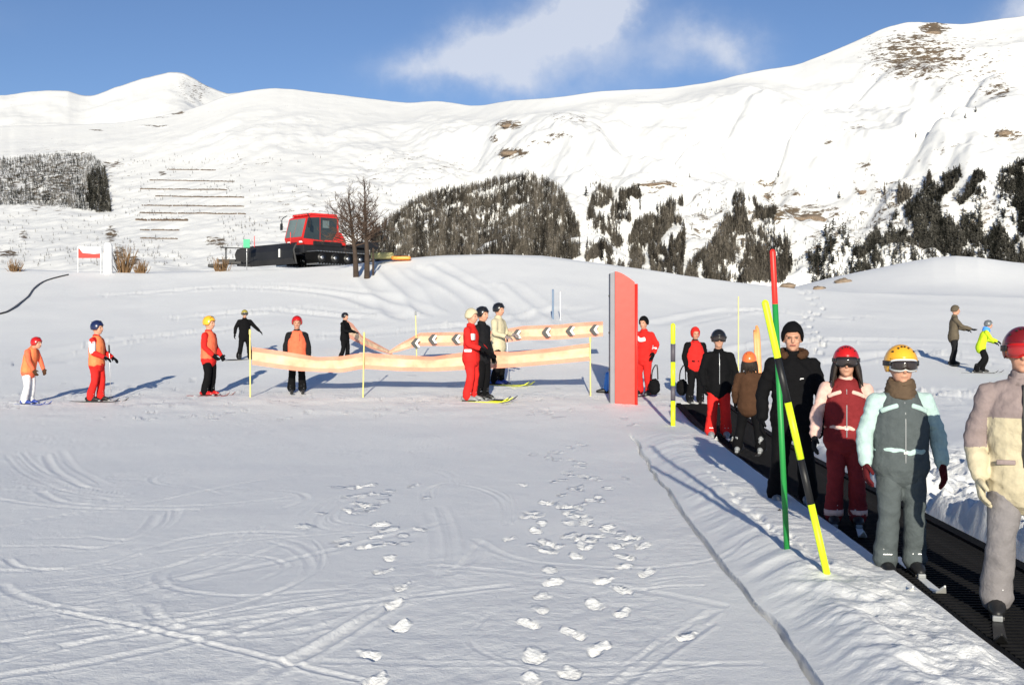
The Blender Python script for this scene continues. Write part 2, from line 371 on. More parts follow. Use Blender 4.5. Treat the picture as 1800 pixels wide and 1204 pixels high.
def stamp_line(P, wd=.04, amp=.012, ridge=.5, dens=4):
    P = np.array(crom([np.array(p) for p in P], dens))
    for a, b in zip(P[:-1], P[1:]):
        pad = wd * 4
        m = (xs > min(a[0], b[0]) - pad) & (xs < max(a[0], b[0]) + pad) & (ys > min(a[1], b[1]) - pad) & (ys < max(a[1], b[1]) + pad)
        if not m.any(): continue
        ab = b - a; L = ab.dot(ab) + 1e-9; x = xs[m] - a[0]; y = ys[m] - a[1]; t = (x * ab[0] + y * ab[1]) / L
        tin = (t >= 0) & (t < 1); d = (x * ab[1] - y * ab[0]) / math.sqrt(L)
        dz[m] += tin * (-amp * np.exp(-(d / wd) ** 2) + ridge * amp * np.exp(-((np.abs(d) - wd * 1.7) / (wd * .6)) ** 2))
prints = [(639, 961), (685, 980), (674, 1004), (708, 1031), (690, 1062), (705, 1100), (648, 1149), (664, 1196), (664, 943), (674, 922), (644, 887), (612, 896),
          (933, 900), (952, 919), (942, 931), (962, 952), (961, 966), (964, 1000), (972, 1021), (956, 1046), (950, 1070), (926, 1094), (1006, 1112), (942, 1152), (1054, 1140), (1002, 1182), (932, 1196),
          (1014, 977), (1060, 1019), (1094, 1035), (1046, 1061), (1096, 1076), (1098, 995), (1098, 977), (1070, 925), (1052, 940), (1131, 960), (899, 945), (1135, 1006), (1110, 945), (1030, 960), (985, 890), (1020, 905), (1085, 960), (1207, 1117)]
for (u, v) in prints:
    p = gp(u, v); stamp_print(p[0], p[1], random.uniform(.05, .066), random.uniform(.10, .13), random.uniform(.024, .036), random.uniform(-.5, .5))
for i in range(60):
    v = 775 + 185 * random.random() ** .8; u = 985 + (v - 775) * .32 * random.gauss(.4, .5) + random.gauss(10, 38)
    p = gp(u, v); stamp_print(p[0], p[1], random.uniform(.04, .07), random.uniform(.09, .15), random.uniform(.012, .028), random.uniform(-.6, .6))
for i in range(34):
    v = 850 + 110 * random.random(); u = 590 + random.gauss(45, 45); p = gp(u, v); stamp_print(p[0], p[1], random.uniform(.04, .08), random.uniform(.08, .14), random.uniform(.008, .018), random.uniform(-1, 1))
for i in range(150):      # trampled snow where the queue stands
    y = random.gauss(20.3, 1.4); x = random.uniform(-11, 3); stamp_print(x, y, random.uniform(.06, .12), random.uniform(.12, .25), random.uniform(.012, .03), random.uniform(-.8, .8))
for i in range(26):       # boot prints climbing the slope on the right
    y = 30 + i * 1.05; u = 1425 + 12 * math.sin(i * .5) + (8 if i % 2 else -8); stamp_print((u - 900) / F * y, y, .16, .34, .16, 0)
tracks = [[(0, 845), (90, 858), (190, 878)], [(0, 862), (100, 868), (195, 880)], [(0, 880), (110, 880), (205, 882)], [(0, 900), (110, 892), (210, 884)], [(0, 925), (130, 905), (260, 885), (400, 855), (520, 835)],
          [(10, 800), (40, 830), (90, 855), (150, 872)], [(80, 800), (100, 830), (150, 858)], [(0, 960), (100, 958), (180, 962), (250, 935), (275, 905)], [(0, 1045), (120, 1030), (250, 1010), (380, 965), (430, 935)],
          [(0, 1090), (140, 1072), (280, 1035), (390, 1000), (470, 965)], [(0, 1130), (150, 1110), (330, 1090), (480, 1045), (545, 1000), (520, 965), (470, 950)], [(480, 1180), (560, 1140), (640, 1090), (700, 1055)], [(430, 1204), (540, 1150), (660, 1080)],
          [(600, 800), (680, 815), (765, 830), (790, 840)], [(745, 880), (750, 860), (790, 850), (850, 862), (885, 885), (890, 920)], [(752, 900), (765, 940), (768, 990), (755, 1030)], [(790, 1010), (815, 990), (830, 960)], [(1240, 1030), (1180, 1030), (1130, 1036)],
          [(1245, 1095), (1180, 1140), (1090, 1204)], [(530, 905), (560, 885), (600, 880), (570, 900), (560, 925), (620, 935)], [(620, 760), (760, 790), (900, 800), (1010, 780)], [(0, 770), (200, 790), (420, 770), (600, 760)], [(200, 745), (420, 750), (640, 742), (900, 748)], [(300, 800), (480, 790), (640, 800)]]
for tr in tracks:
    P = [gp(*p) for p in tr]; wd = .035 * random.uniform(.8, 1.6); wd *= .7; stamp_line(P, wd, random.uniform(.002, .005), .8); stamp_line([(p[0] + .05, p[1] + random.uniform(-.2, .2) + .3) for p in P], wd * .5, random.uniform(.001, .003), .8)
    o = random.uniform(.12, .3); stamp_line([(p[0] + o * .3, p[1] + o) for p in P], wd, random.uniform(.002, .004), .8)
for i in range(30):       # faint curved turns all over the foreground
    u = random.uniform(-60, 1100); v = random.uniform(740, 1190); a = random.uniform(-.35, .35); x, y = gp(u, v); L = random.uniform(.5, 1.5); a *= 3.2; k = random.uniform(-.9, .9)
    P = [(x + t * L * math.cos(a + k * t), y + t * L * math.sin(a + k * t)) for t in (-1, -.5, 0, .5, 1)]; stamp_line(P, random.uniform(.015, .04), random.uniform(.002, .005), .8, 3)
for P in [[(735, 470), (780, 495), (835, 530), (850, 560)], [(640, 480), (680, 520), (700, 560)], [(560, 590), (800, 575), (1000, 540)], [(180, 520), (400, 505), (600, 520), (720, 560)], [(1150, 570), (1300, 545), (1500, 560)], [(1230, 640), (1400, 600), (1800, 605)], [(300, 560), (480, 545), (640, 560)], [(20, 640), (200, 600), (420, 575)], [(860, 500), (930, 560), (960, 600)], [(1450, 640), (1600, 620), (1790, 640)], [(1480, 700), (1600, 690), (1720, 700)]]:
    Q = []
    for (u, v) in P:      # find the slope point seen at this pixel
        yv = np.arange(16, 54, .25); zz = smooth_z((u - 900) / F * yv, yv); vv = HV + (H - zz) / yv * F; i = int(np.argmin(np.abs(vv - v))); Q.append(((u - 900) / F * yv[i], yv[i]))
    stamp_line(Q, .3, .045, .9, 8); stamp_line([(q[0] + .9, q[1] + .5) for q in Q], .25, .03, .9, 8)
# dotted pole shadows on the bank, put into the snow's shape as dark pits
for (u0, v0, u1, v1, n) in [(1245, 830, 1395, 965, 18), (1330, 905, 1372, 965, 6), (1390, 945, 1455, 1000, 8), (1290, 880, 1345, 925, 6)]:
    for i in range(n):
        t = (i + random.random() * .6) / n; p = gp(u0 + (u1 - u0) * t + random.gauss(0, 2.5), v0 + (v1 - v0) * t, .1)
        m = (np.abs(xs - p[0]) < .15) & (np.abs(ys - p[1]) < .25); dz[m] -= random.uniform(.015, .05) * np.exp(-(((xs[m] - p[0]) / random.uniform(.014, .03)) ** 2 + ((ys[m] - p[1]) / random.uniform(.04, .08)) ** 2))
# groomer's rut top left
Z[IDX] += dz; churn[IDX] = np.clip(churn[IDX] + dch, 0, 1)
me = npmesh('snow_ground', np.stack([X, Y, Z], 1), gridfaces(len(rs), len(az)))
at = me.attributes.new('churn', 'FLOAT', 'POINT'); at.data.foreach_set('value', churn.astype(np.float32))
tag(linkmesh('ground', me, SNOW), kind='structure')['label'] = 'trampled snow of the beginner piste'
def gz_(x, y):
    x = np.array([x], float); y = np.array([y], float); return float(smooth_z(x, y)[0] + berm(x, y)[0][0])
def hit(u, v, y0=4.0):
    """point of the smooth snow surface in the direction of photograph pixel (u, v)"""
    yv = np.arange(y0, 61, .02); zz = smooth_z((u - 900) / F * yv, yv); vv = HV + (H - zz) / yv * F
    i = int(np.argmax(vv <= v)) if (vv <= v).any() else int(np.argmin(vv)); return ((u - 900) / F * yv[i], float(yv[i]), float(zz[i]))

# ------------------------------------------------------------------ mountains
RGu = [-500, -200, 0, 80, 150, 210, 270, 330, 400, 440, 480, 520, 560, 640, 700, 730, 760, 800, 840, 870, 900, 960, 1040, 1100, 1180, 1250, 1330, 1400, 1450, 1500, 1550, 1580, 1610, 1650, 1700, 1730, 1760, 1800, 1900, 2100, 2400]
RGv = [190, 215, 222, 222, 220, 216, 208, 194, 168, 160, 155, 157, 163, 173, 179, 181, 177, 182, 187, 181, 177, 174, 163, 158, 155, 144, 126, 115, 96, 76, 51, 42, 39, 42, 43, 38, 34, 28, 15, 0, 10]
V0 = 548.0; R0 = 900.0
def mount_at(u, v):
    """surface point that lies in the direction of photograph pixel (u, v), and its neighbours' parameter"""
    u = np.asarray(u, float); v = np.asarray(v, float); vi = v.copy()
    for k in range(6):
        x, y, z, t = mount(u, vi); va = HV + (H - z) / y * F; vi = np.clip(vi + .7 * (v - va), 20, V0)
    return mount(u, vi)
def sinterp(u, a, b): return sum(np.interp(u + d, a, b) for d in (-15, -10, -5, 0, 5, 10, 15)) / 7
def ridge_v(u): return sinterp(u, RGu, RGv) + 1.6 * fbm(u * .02, u * 0, 4, 71)
def ridge_r(u): return 2200 - 480 * sstep(u, 700, 1000)
def mount(u, v):
    u = np.asarray(u, float); v = np.asarray(v, float)
    vr = ridge_v(u); t = (V0 - v) / (V0 - vr); r = R0 * (ridge_r(u) / R0) ** np.clip(t, 0, 1)
    x = (u - 900) / F * r; z = H + (HV - v) / F * r
    env = sstep(t, 0, .15) * sstep(-t, -1.0, -.72)
    a = x * .8 + r * .5; b = -x * .5 + r * .8
    # spurs and gullies falling down-left on the right-hand mountain
    n1 = fbm(x * .0032 + 5, r * .0016, 4, 81); n2 = 1 - 2 * np.abs(fbm(a * .0045, b * .0018 + 7, 3, 82)); n3 = fbm(x * .012, r * .008, 4, 83)
    rel = env * (64 * n1 + 34 * n2 * sstep(u, 700, 1100) + 12 * n2 + 20 * n3 + 9 * fbm(x * .035, r * .02, 3, 86)) - env * 12
    low = sstep(v, 280, 340); rel = rel * (1.2 - .65 * (1 - sstep(u, 650, 850))) * (1 - .75 * sstep(v, 240, 300) * (1 - sstep(u, 520, 680))) + env * low * (3 + 6 * sstep(u, 450, 650)) * fbm(x * .03, r * .03, 3, 84)
    rel = rel - env * 40 * np.exp(-(((u - 1660) * .55 + (v - 225) * .83) / 16) ** 2) * np.exp(-(((u - 1660) * .83 - (v - 225) * .55) / 130) ** 2) * .6
    rel = rel - env * 34 * np.exp(-(((u - 930) * .22 + (v - 195)) / 14) ** 2) * np.exp(-((u - 950) / 110) ** 2) * .6
    rel = rel - env * 36 * np.exp(-(((u - 1230) * .5 + (v - 255) * .87) / 9) ** 2) * np.exp(-((u - 1230) / 90) ** 2)
    rel = rel - env * 34 * np.exp(-(((u - 1440) * .55 + (v - 200) * .83) / 7) ** 2) * np.exp(-((u - 1440) / 100) ** 2)
    return x, r, z + rel, t
blobs = [(1610, 98, 85, 42, .62), (1640, 50, 28, 9, .85), (1700, 85, 40, 22, .3), (1580, 130, 60, 18, .35), (1655, 160, 12, 14, .3), (1655, 190, 9, 12, .35), (1400, 375, 85, 16, .62), (1345, 322, 28, 8, .55), (1350, 348, 12, 16, .6), (1390, 340, 26, 8, .5), (1160, 325, 40, 6, .6), (1150, 335, 20, 6, .4), (1270, 335, 40, 6, .3), (1520, 288, 14, 7, .7), (1515, 300, 12, 12, .35), (1500, 225, 40, 12, .3), (1450, 250, 20, 8, .35), (1770, 237, 28, 10, .6), (1745, 235, 16, 8, .4), (1660, 255, 24, 14, .25), (1755, 160, 22, 16, .6), (1730, 185, 10, 10, .3),
         (895, 220, 26, 9, .62), (900, 268, 28, 10, .75), (868, 245, 10, 6, .6), (985, 205, 24, 8, .4), (1015, 210, 18, 8, .42), (980, 240, 22, 7, .5), (950, 250, 30, 8, .4), (1050, 225, 10, 8, .35), (325, 145, 16, 14, .4), (310, 199, 16, 3, .7), (280, 205, 25, 3, .5), (275, 222, 30, 1.5, .6), (170, 229, 14, 1.5, .6), (285, 305, 8, 5, .7), (150, 270, 8, 5, .5), (200, 290, 22, 6, .6), (195, 412, 10, 14, .7), (210, 445, 10, 16, .6), (235, 460, 9, 14, .7), (40, 415, 8, 10, .5), (12, 446, 18, 7, .75), (380, 425, 20, 10, .6), (200, 340, 4, 20, .3),
         (560, 380, 90, 50, .28), (700, 300, 90, 40, .22), (800, 290, 60, 20, .25), (1300, 420, 70, 50, .33), (1600, 390, 120, 60, .38), (1450, 430, 60, 40, .4), (1200, 370, 60, 40, .3), (1720, 380, 90, 50, .4), (440, 290, 60, 12, .25), (1650, 300, 60, 40, .2), (90, 320, 110, 50, .5), (1250, 400, 50, 50, .4), (1720, 120, 70, 60, .3), (1560, 340, 90, 40, .3), (840, 400, 160, 60, .35)]
us = np.linspace(-330, 2130, 1000); ts = np.linspace(0, 1, 330) ** .92
U, T = np.meshgrid(us, ts); vr = ridge_v(us)[None, :]; V = V0 - T * (V0 - vr); U1 = U.ravel(); V1 = V.ravel()
mx_, my_, mz_, mt_ = mount(U1, V1)
rock = np.zeros(len(U1))
VA = HV + (H - mz_) / my_ * F
for (u, v, a, b, s) in blobs: rock = np.maximum(rock, s * np.exp(-((((U1 - u) / a) ** 2 + ((VA - v) / b) ** 2) / 1.3) ** 2))
mz_ += rock * 5 * fbm(mx_ * .05, mz_ * .09, 3, 91)
# back side so that the ridge has depth
bx = mx_.reshape(U.shape)[-1]; by = my_.reshape(U.shape)[-1]; bzz = mz_.reshape(U.shape)[-1]
rowsb = [(1.06, .9), (1.25, .55), (1.6, 0)]
VX = np.concatenate([mx_] + [bx * k for k, q in rowsb]); VY = np.concatenate([my_] + [by * k for k, q in rowsb]); VZ = np.concatenate([mz_] + [bzz * q for k, q in rowsb])
me = npmesh('mountain', np.stack([VX, VY, VZ], 1), gridfaces(len(ts) + 3, len(us)))
at = me.attributes.new('rock', 'FLOAT', 'POINT'); at.data.foreach_set('value', np.concatenate([rock, np.zeros(3 * len(us))]).astype(np.float32))
tag(linkmesh('mountain', me, MSNOW), kind='structure')['label'] = 'snow covered mountain side with rocky patches'
# far peaks on the left
FPu = [-500, -200, 0, 40, 80, 120, 150, 170, 200, 240, 280, 300, 325, 340, 355, 380, 400, 430, 460, 700, 900]
FPv = [150, 175, 169, 163, 159, 160, 170, 167, 155, 142, 131, 127, 129, 137, 148, 158, 166, 163, 168, 200, 240]
fu = np.linspace(-500, 800, 520); ft = np.linspace(0, 1, 130); FU, FT = np.meshgrid(fu, ft)
fv = (.5 * np.interp(fu, FPu, FPv) + .5 * sinterp(fu, FPu, FPv))[None, :] + .9 * fbm(fu * .06, fu * 0, 3, 95)[None, :]; FV = 330 - FT * (330 - fv); fr = 2300 * (3600 / 2300.) ** FT
fx = (FU - 900) / F * fr; fz = H + (HV - FV) / F * fr; env = np.sin(np.pi * np.clip(FT, 0, 1)) ** .6
fz = fz + env * (95 * fbm(fx * .0016, fr * .0011, 4, 96) - 40 * np.abs(fbm(fx * .004 + fr * .002, fr * .0015, 3, 97)) + 14 * fbm(fx * .01, fr * .008, 3, 98))
frk = np.zeros(FU.shape)
for (u, v, a, b, s) in blobs: frk = np.maximum(frk, s * .9 * np.exp(-(((FU - u) / a) ** 2 + ((FV - v) / b) ** 2) ** 1.3))
frk = np.maximum(frk, .42 * np.exp(-(((FU - 345) / 35) ** 2 + ((FV - 155) / 18) ** 2)))
VX = np.concatenate([fx.ravel(), fx[-1] * 1.4]); VY = np.concatenate([fr.ravel(), fr[-1] * 1.4]); VZ = np.concatenate([fz.ravel(), fz[-1] * .2])
me = npmesh('far_peaks', np.stack([VX, VY, VZ], 1), gridfaces(131, len(fu)))
at = me.attributes.new('rock', 'FLOAT', 'POINT'); at.data.foreach_set('value', np.concatenate([frk.ravel(), np.zeros(len(fu))]).astype(np.float32))
tag(linkmesh('far_peaks', me, MSNOW), kind='structure')['label'] = 'distant pointed snow peak and rounded hill'

# ------------------------------------------------------------------ woods on the mountain
def tmat(name, a, b):
    m = bpy.data.materials.new(name); m.use_nodes = True; t = m.node_tree; bs = t.nodes['Principled BSDF']; bs.inputs['Roughness'].default_value = .9; bs.inputs['Specular IOR Level'].default_value = .1
    at = N(t, 'ShaderNodeAttribute', attribute_name='tone'); mx = N(t, 'ShaderNodeMix', data_type='RGBA'); t.links.new(at.outputs['Fac'], mx.inputs['Factor']); mx.inputs['A'].default_value = (*a, 1); mx.inputs['B'].default_value = (*b, 1); t.links.new(mx.outputs['Result'], bs.inputs['Base Color']); return m
WOODM = tmat('winter_wood', (.016, .015, .014), (.21, .185, .155)); WOODG = tmat('evergreen_wood', (.013, .014, .012), (.16, .15, .13)); WOODL = tmat('frosted_scrub', (.02, .022, .02), (.26, .245, .23))
def tree_proto(seed, kind='larch', nb=16):
    g = np.random.default_rng(seed); Vt = []; Ft = []
    def tri(a, b, c): n = len(Vt); Vt.extend([a, b, c]); Ft.append((n, n + 1, n + 2))
    for k in range(3):
        a = 2.1 * k; r = .035; p = (r * math.cos(a), r * math.sin(a), -.05); q = (r * math.cos(a + 2.1), r * math.sin(a + 2.1), -.05); tri(p, q, (0, 0, .97))
    for i in range(nb):
        h = .10 + .85 * (i + g.random()) / nb; L = (.30 * (1 - h) + .045) * (1.1 if kind == 'fir' else .75) * (.7 + .6 * g.random()); a = g.random() * 6.28; up = (-.05 if kind == 'fir' else .12) * (.5 + g.random())
        w_ = (.055 if kind == 'fir' else .03) * (1 + .5 * g.random()); d = np.array((math.cos(a), math.sin(a), 0)); s_ = np.array((-d[1], d[0], 0)); c = np.array((0, 0, h))
        tri(c + s_ * w_ + (0, 0, .03), c - s_ * w_ + (0, 0, .03), c + d * L + (0, 0, up)); tri(c + (0, 0, .05), c - (0, 0, .04), c + d * L * .95 + (0, 0, up))
    return np.array(Vt), np.array(Ft)
protos = {k: [tree_proto(100 * j + i, k, 11) for i in range(6)] for j, k in enumerate(('larch', 'fir'))}
def scatter(name, pos, hs, tones, kind, m, wid=1.0, parent=None):
    Vs, Fs, Ts = [], [], []; off = 0; P = protos[kind]
    for i, (p, h, tn) in enumerate(zip(pos, hs, tones)):
        v, f = P[i % 6]; a = random.random() * 6.28; c, s = math.cos(a), math.sin(a)
        q = np.stack([(v[:, 0] * c - v[:, 1] * s) * wid, (v[:, 0] * s + v[:, 1] * c) * wid, v[:, 2]], 1) * h + p
        Vs.append(q); Fs.append(f + off); Ts.append(np.full(len(v), tn)); off += len(v)
    me = npmesh(name, np.concatenate(Vs), np.concatenate(Fs)); at = me.attributes.new('tone', 'FLOAT', 'POINT'); at.data.foreach_set('value', np.concatenate(Ts).astype(np.float32))
    return linkmesh(name, me, m, parent, smooth=False)
def inpoly(u, v, P):
    c = np.zeros(len(u), bool); n = len(P)
    for i in range(n):
        x0, y0 = P[i]; x1, y1 = P[(i + 1) % n]
        c ^= ((y0 > v) != (y1 > v)) & (u < (x1 - x0) * (v - y0) / (y1 - y0 + 1e-9) + x0)
    return c
woods = [
 ('winter_wood', 'grey brown leafless wood on the rounded spur in the centre', 'larch', WOODM, [(650, 415), (690, 385), (730, 355), (770, 340), (830, 330), (870, 318), (920, 310), (960, 318), (990, 340), (1003, 370), (1018, 400), (1020, 450), (1000, 462), (960, 458), (925, 470), (650, 470)], 9500, 6, 10, .34, -.6),
 ('winter_wood', 'patchy wood in strips right of the central spur', 'larch', WOODM, [(1040, 350), (1062, 335), (1105, 342), (1110, 330), (1128, 335), (1125, 390), (1170, 370), (1180, 350), (1200, 345), (1205, 420), (1200, 495), (1100, 480), (1030, 470), (1028, 400)], 3600, 6, 10, .3, -.14),
 ('winter_wood', 'dark wood behind the red and green pole', 'larch', WOODM, [(1280, 375), (1295, 352), (1318, 362), (1350, 375), (1375, 400), (1392, 440), (1384, 500), (1200, 500), (1212, 465), (1250, 430), (1268, 400)], 3600, 6, 10, .28, -.2),
 ('winter_wood', 'dark wood climbing the gully at the right edge', 'fir', WOODG, [(1500, 450), (1540, 405), (1575, 380), (1600, 358), (1640, 325), (1688, 298), (1690, 318), (1655, 350), (1650, 375), (1680, 385), (1700, 330), (1730, 320), (1740, 360), (1720, 400), (1740, 420), (1752, 400), (1790, 345), (1752, 335), (1755, 305), (1790, 290), (1960, 280), (1960, 480), (1480, 480)], 8500, 6, 10, .24, -.2),
 ('winter_wood', 'small scattered wood left of the gully wood', 'larch', WOODM, [(1550, 325), (1590, 320), (1630, 305), (1640, 325), (1590, 355), (1560, 370)], 160, 8, 13, .25, .05),
 ('winter_wood', 'clumps of young trees low on the slope beside the right mound', 'fir', WOODG, [(1420, 450), (1440, 435), (1490, 425), (1500, 480), (1425, 490)], 150, 8, 13, .2, .0),
 ('winter_wood', 'frosted scrub wood on the left hillside', 'larch', WOODL, [(-200, 290), (0, 280), (90, 272), (160, 272), (183, 292), (190, 330), (196, 372), (160, 372), (110, 366), (60, 360), (-200, 365)], 8000, 3.5, 7, .1, -.45),
 ('winter_wood', 'dark dense strip at the right end of the left hillside wood', 'fir', WOODG, [(150, 310), (184, 294), (197, 374), (160, 374), (150, 352), (158, 345)], 420, 7, 11, .06, -.6)]
for (nm, lab, kind, m_, poly, n, h0, h1, tone, thr) in woods:
    P = np.array(poly); cu, cv = [], []
    while len(cu) < n:
        u = rng.uniform(P[:, 0].min(), P[:, 0].max(), n); v = rng.uniform(P[:, 1].min(), P[:, 1].max(), n)
        k = inpoly(u, v, poly) & (fbm(u * .06, v * .04, 4, 120) > thr); cu += list(u[k]); cv += list(v[k])
    u = np.array(cu[:n]); v = np.array(cv[:n]); x, y, z, t = mount_at(u, v)
    hs = rng.uniform(h0, h1, n) * (.7 + .5 * rng.random(n)); tn = np.clip(tone * .55 + .55 * (fbm(u * .09, v * .02, 3, 130)) + np.abs(rng.normal(0, .2, n)) * (1 + (fbm(u * .3, v * .06, 3, 131) > .05)), 0, 1)
    o = scatter(nm, np.stack([x, y, z - .4], 1), hs, tn, kind, m_, 1.4); tag(o, lab, 'wood', 'woods on the mountain side', 'stuff')
# loose dwarf bushes on the open slopes
u = np.concatenate([rng.uniform(200, 860, 1300), rng.uniform(1030, 1830, 4200), rng.uniform(0, 450, 500)]); v = np.concatenate([rng.uniform(270, 470, 1300), 480 - 160 * rng.random(4200) ** 1.5, rng.uniform(375, 470, 500)])
k = (fbm(u * .012, v * .03, 3, 140) > .02); u, v = u[k], v[k]; x, y, z, t = mount_at(u, v)
tag(scatter('mountain_scrub', np.stack([x, y, z - .2], 1), rng.uniform(1.6, 4.5, len(u)), np.clip(rng.normal(.45, .3, len(u)), 0, 1), 'larch', WOODM, 1.6), 'dry brown scrub dotted over the lower slopes', 'scrub', None, 'stuff')
# single trees one can pick out
lone = [(1030, 346, 13, 'lone small tree on the white slope just right of the central wood'), (1123, 348, 17, 'tall dark tree on top of the strips right of the central wood'), (1212, 316, 8, 'small tree on the skyline of the ledge above the right woods'), (1368, 312, 9, 'small tree at the top of the brown ledge'), (1660, 452, 14, 'tree at the lower edge of the gully wood behind the right mound'),
        (1460, 446, 20, 'dark fir standing alone left of the gully wood'), (1438, 455, 18, 'dark fir low down right of the red tipped pole'), (1610, 250, 8, 'tiny bush on the white slope under the rocky summit'), (1715, 196, 8, 'upper of the bushes lining the shaded gully'), (1697, 208, 7, 'lower of the bushes lining the shaded gully'), (890, 460, 10, 'pale little tree at the foot of the central wood'), (1475, 350, 10, 'tree standing alone right of the brown ledge')]
for (u, v, h, lab) in lone:
    x, y, z, t = [float(q) for q in mount_at(u, v)]; e = empty('lone_tree', (x, y, z - .3)); tag(e, lab, 'tree', 'single trees on the mountain side')
    MB().tube([(0, 0, -.5), (0.05 * h * .2, 0, h * .5), (0, 0, h * .95)], [.028 * h, .02 * h, .004 * h], 6, k=2).build('trunk', BARK, e, True)
    scatter('crown', [np.array((0, 0, 0))] * 2, [h, h * .96], [.1, .25], 'fir', WOODG, 1.1, e)
# rocky outcrops
def rockmesh(sx_, sy_, sz_, seed):
    bm = bmesh.new(); bmesh.ops.create_icosphere(bm, subdivisions=3, radius=1)
    for v in bm.verts:
        d = mnoise.noise(v.co * 1.3 + Vector((seed, 0, 0))) * .5 + mnoise.noise(v.co * 3.1 + Vector((0, seed, 0))) * .22; v.co = v.co * (1 + d); v.co.z = round(v.co.z * 3.2) / 3.2 * .6 + v.co.z * .4; v.co = Vector((v.co.x * sx_, v.co.y * sy_, v.co.z * sz_))
    me = bpy.data.meshes.new('rock'); bm.to_mesh(me); bm.free(); return me
ROCK = mat('lichen_rock', (.20, .15, .11), .9, .8, 6, .5)
for i, (u, v, a, b, lab) in enumerate([(1520, 287, 9, 4, 'dark rock jutting from the open slope below the rocky summit'), (1345, 346, 8, 12, 'upright brown boulder under the brown ledge'), (1335, 322, 14, 5, 'left end of the brown ledge above the right woods'), (1425, 378, 40, 9, 'long flat olive rock face left of the gully wood'), (1155, 328, 30, 3.5, 'thin dark ledge above the strips of wood'), (895, 222, 14, 5, 'upper dark crag on the slope above the central wood'), (900, 270, 20, 5, 'larger lower crag above the central wood'), (1640, 60, 14, 5, 'dark crag at the very top of the right mountain'), (1770, 238, 14, 5, 'crag near the right edge above the gully wood')]):
    x, y, z, t = [float(q) for q in mount_at(u, v)]; s = y / F
    o = linkmesh('rock_outcrop', rockmesh(a * s, a * s * .5, b * s, i * 7.3), ROCK); o.location = (x, y + a * s * .2, z); tag(o, lab, 'rock', 'rock outcrops on the mountain')
for (u, y, a, lab) in [(1384, 62, .5, 'brown rock at the edge of the snow right of the pole tip'), (1482, 92, .7, 'small brown rocks on the left flank of the right mound'), (1440, 88, .5, 'lone dark stone between the woods and the right mound')]:
    x = (u - 900) / F * y; z = gz_(x, y); o = linkmesh('rock', rockmesh(a * .9, a * .6, a * .4, u), ROCK); o.location = (x, y, z + .05); tag(o, lab, 'rock', 'stones near the right mound')
# terrace walls on the left hillside
WALLM = mat('dry_stone', (.10, .07, .05), .9, .5, 4, .5)
tl = [(293, 379, 299, 'topmost'), (263, 412, 318, 'second from top'), (246, 399, 333, 'third from top'), (273, 429, 346, 'fourth from top'), (249, 429, 362, 'fifth from top'), (246, 432, 375, 'sixth from top'), (238, 330, 388, 'seventh from top, darkest'), (246, 315, 405, 'eighth from top'), (246, 312, 420, 'lowest')]
for (a, b, v, w_) in tl:
    n = int((b - a) / 2); uu = np.linspace(a, b, n); vv = v + .8 * fbm(uu * .05, uu * 0 + v, 3, 150) + (uu - a) * .012
    x, y, z, t = mount_at(uu, vv); m = MB(); hgt = (2.4 if 'seventh' in w_ else 1.35) + .3 * random.random()
    for i in range(n - 1):
        if random.random() < .02: continue
        p = [(x[i], y[i], z[i]), (x[i + 1], y[i + 1], z[i + 1])]; h = hgt * random.uniform(.75, 1.15)
        m.add([(p[0][0], p[0][1], p[0][2] - .5), (p[1][0], p[1][1], p[1][2] - .5), (p[1][0], p[1][1], p[1][2] + h), (p[0][0], p[0][1], p[0][2] + h), (p[0][0], p[0][1] + 1, p[0][2] - .5), (p[1][0], p[1][1] + 1, p[1][2] - .5), (p[1][0], p[1][1] + 1, p[1][2] + h), (p[0][0], p[0][1] + 1, p[0][2] + h)],
              [(0, 1, 2, 3), (4, 7, 6, 5), (3, 2, 6, 7), (0, 3, 7, 4), (1, 5, 6, 2)])
    tag(m.build('terrace_wall', WALLM), 'thin brown terrace wall across the left hillside, ' + w_, 'terrace wall', 'terrace walls on the left hillside')

# ------------------------------------------------------------------ moving carpet
cz0 = lambda y: float(carpet_z(np.array([float(y)]))[0])
car = empty('carpet_lift', (edge_x(4) + .45, 4, cz0(4))); tag(car, 'black rubber moving carpet running in a snow trench under the riders', 'carpet lift')
ox, oy, oz = car.location
ysb = np.linspace(2.2, 19.6, 60); m = MB()
for (x0, x1, z0, z1, nm, mt) in [(.06, .84, -.06, .0, 'belt', RUBBER), (-.02, .058, -.08, .022, 'side_rail', RUBBER2), (.842, .93, -.08, .022, 'side_rail', RUBBER2)]:
    m = MB(); Vv = []; Fc = []
    for y in ysb:
        c = edge_x(y); z = cz0(y)
        Vv += [(c + x0 - ox, y - oy, z + z0 - oz), (c + x1 - ox, y - oy, z + z0 - oz), (c + x1 - ox, y - oy, z + z1 - oz), (c + x0 - ox, y - oy, z + z1 - oz)]
    for i in range(len(ysb) - 1):
        for j in range(4): Fc.append((i * 4 + j, i * 4 + (j + 1) % 4, i * 4 + 4 + (j + 1) % 4, i * 4 + 4 + j))
    Fc += [(3, 2, 1, 0), tuple(len(Vv) - 4 + j for j in range(4))]
    m.add(Vv, Fc); m.build(nm, mt, car)
rm = MB().box((0, 0, .006), (.74, .026, .012), bev=.003).mesh('rib'); rm.materials.append(RUBBER2)
for i in range(290):
    y = 2.6 + i * .0585 * (1 + 0 * i)
    if y > 19.4: break
    o = bpy.data.objects.new('rib', rm); COL.objects.link(o); o.parent = car; o.location = (edge_x(y) + .45 - ox, y - oy, cz0(y) + .0005 - oz); o.rotation_euler.z = -.052

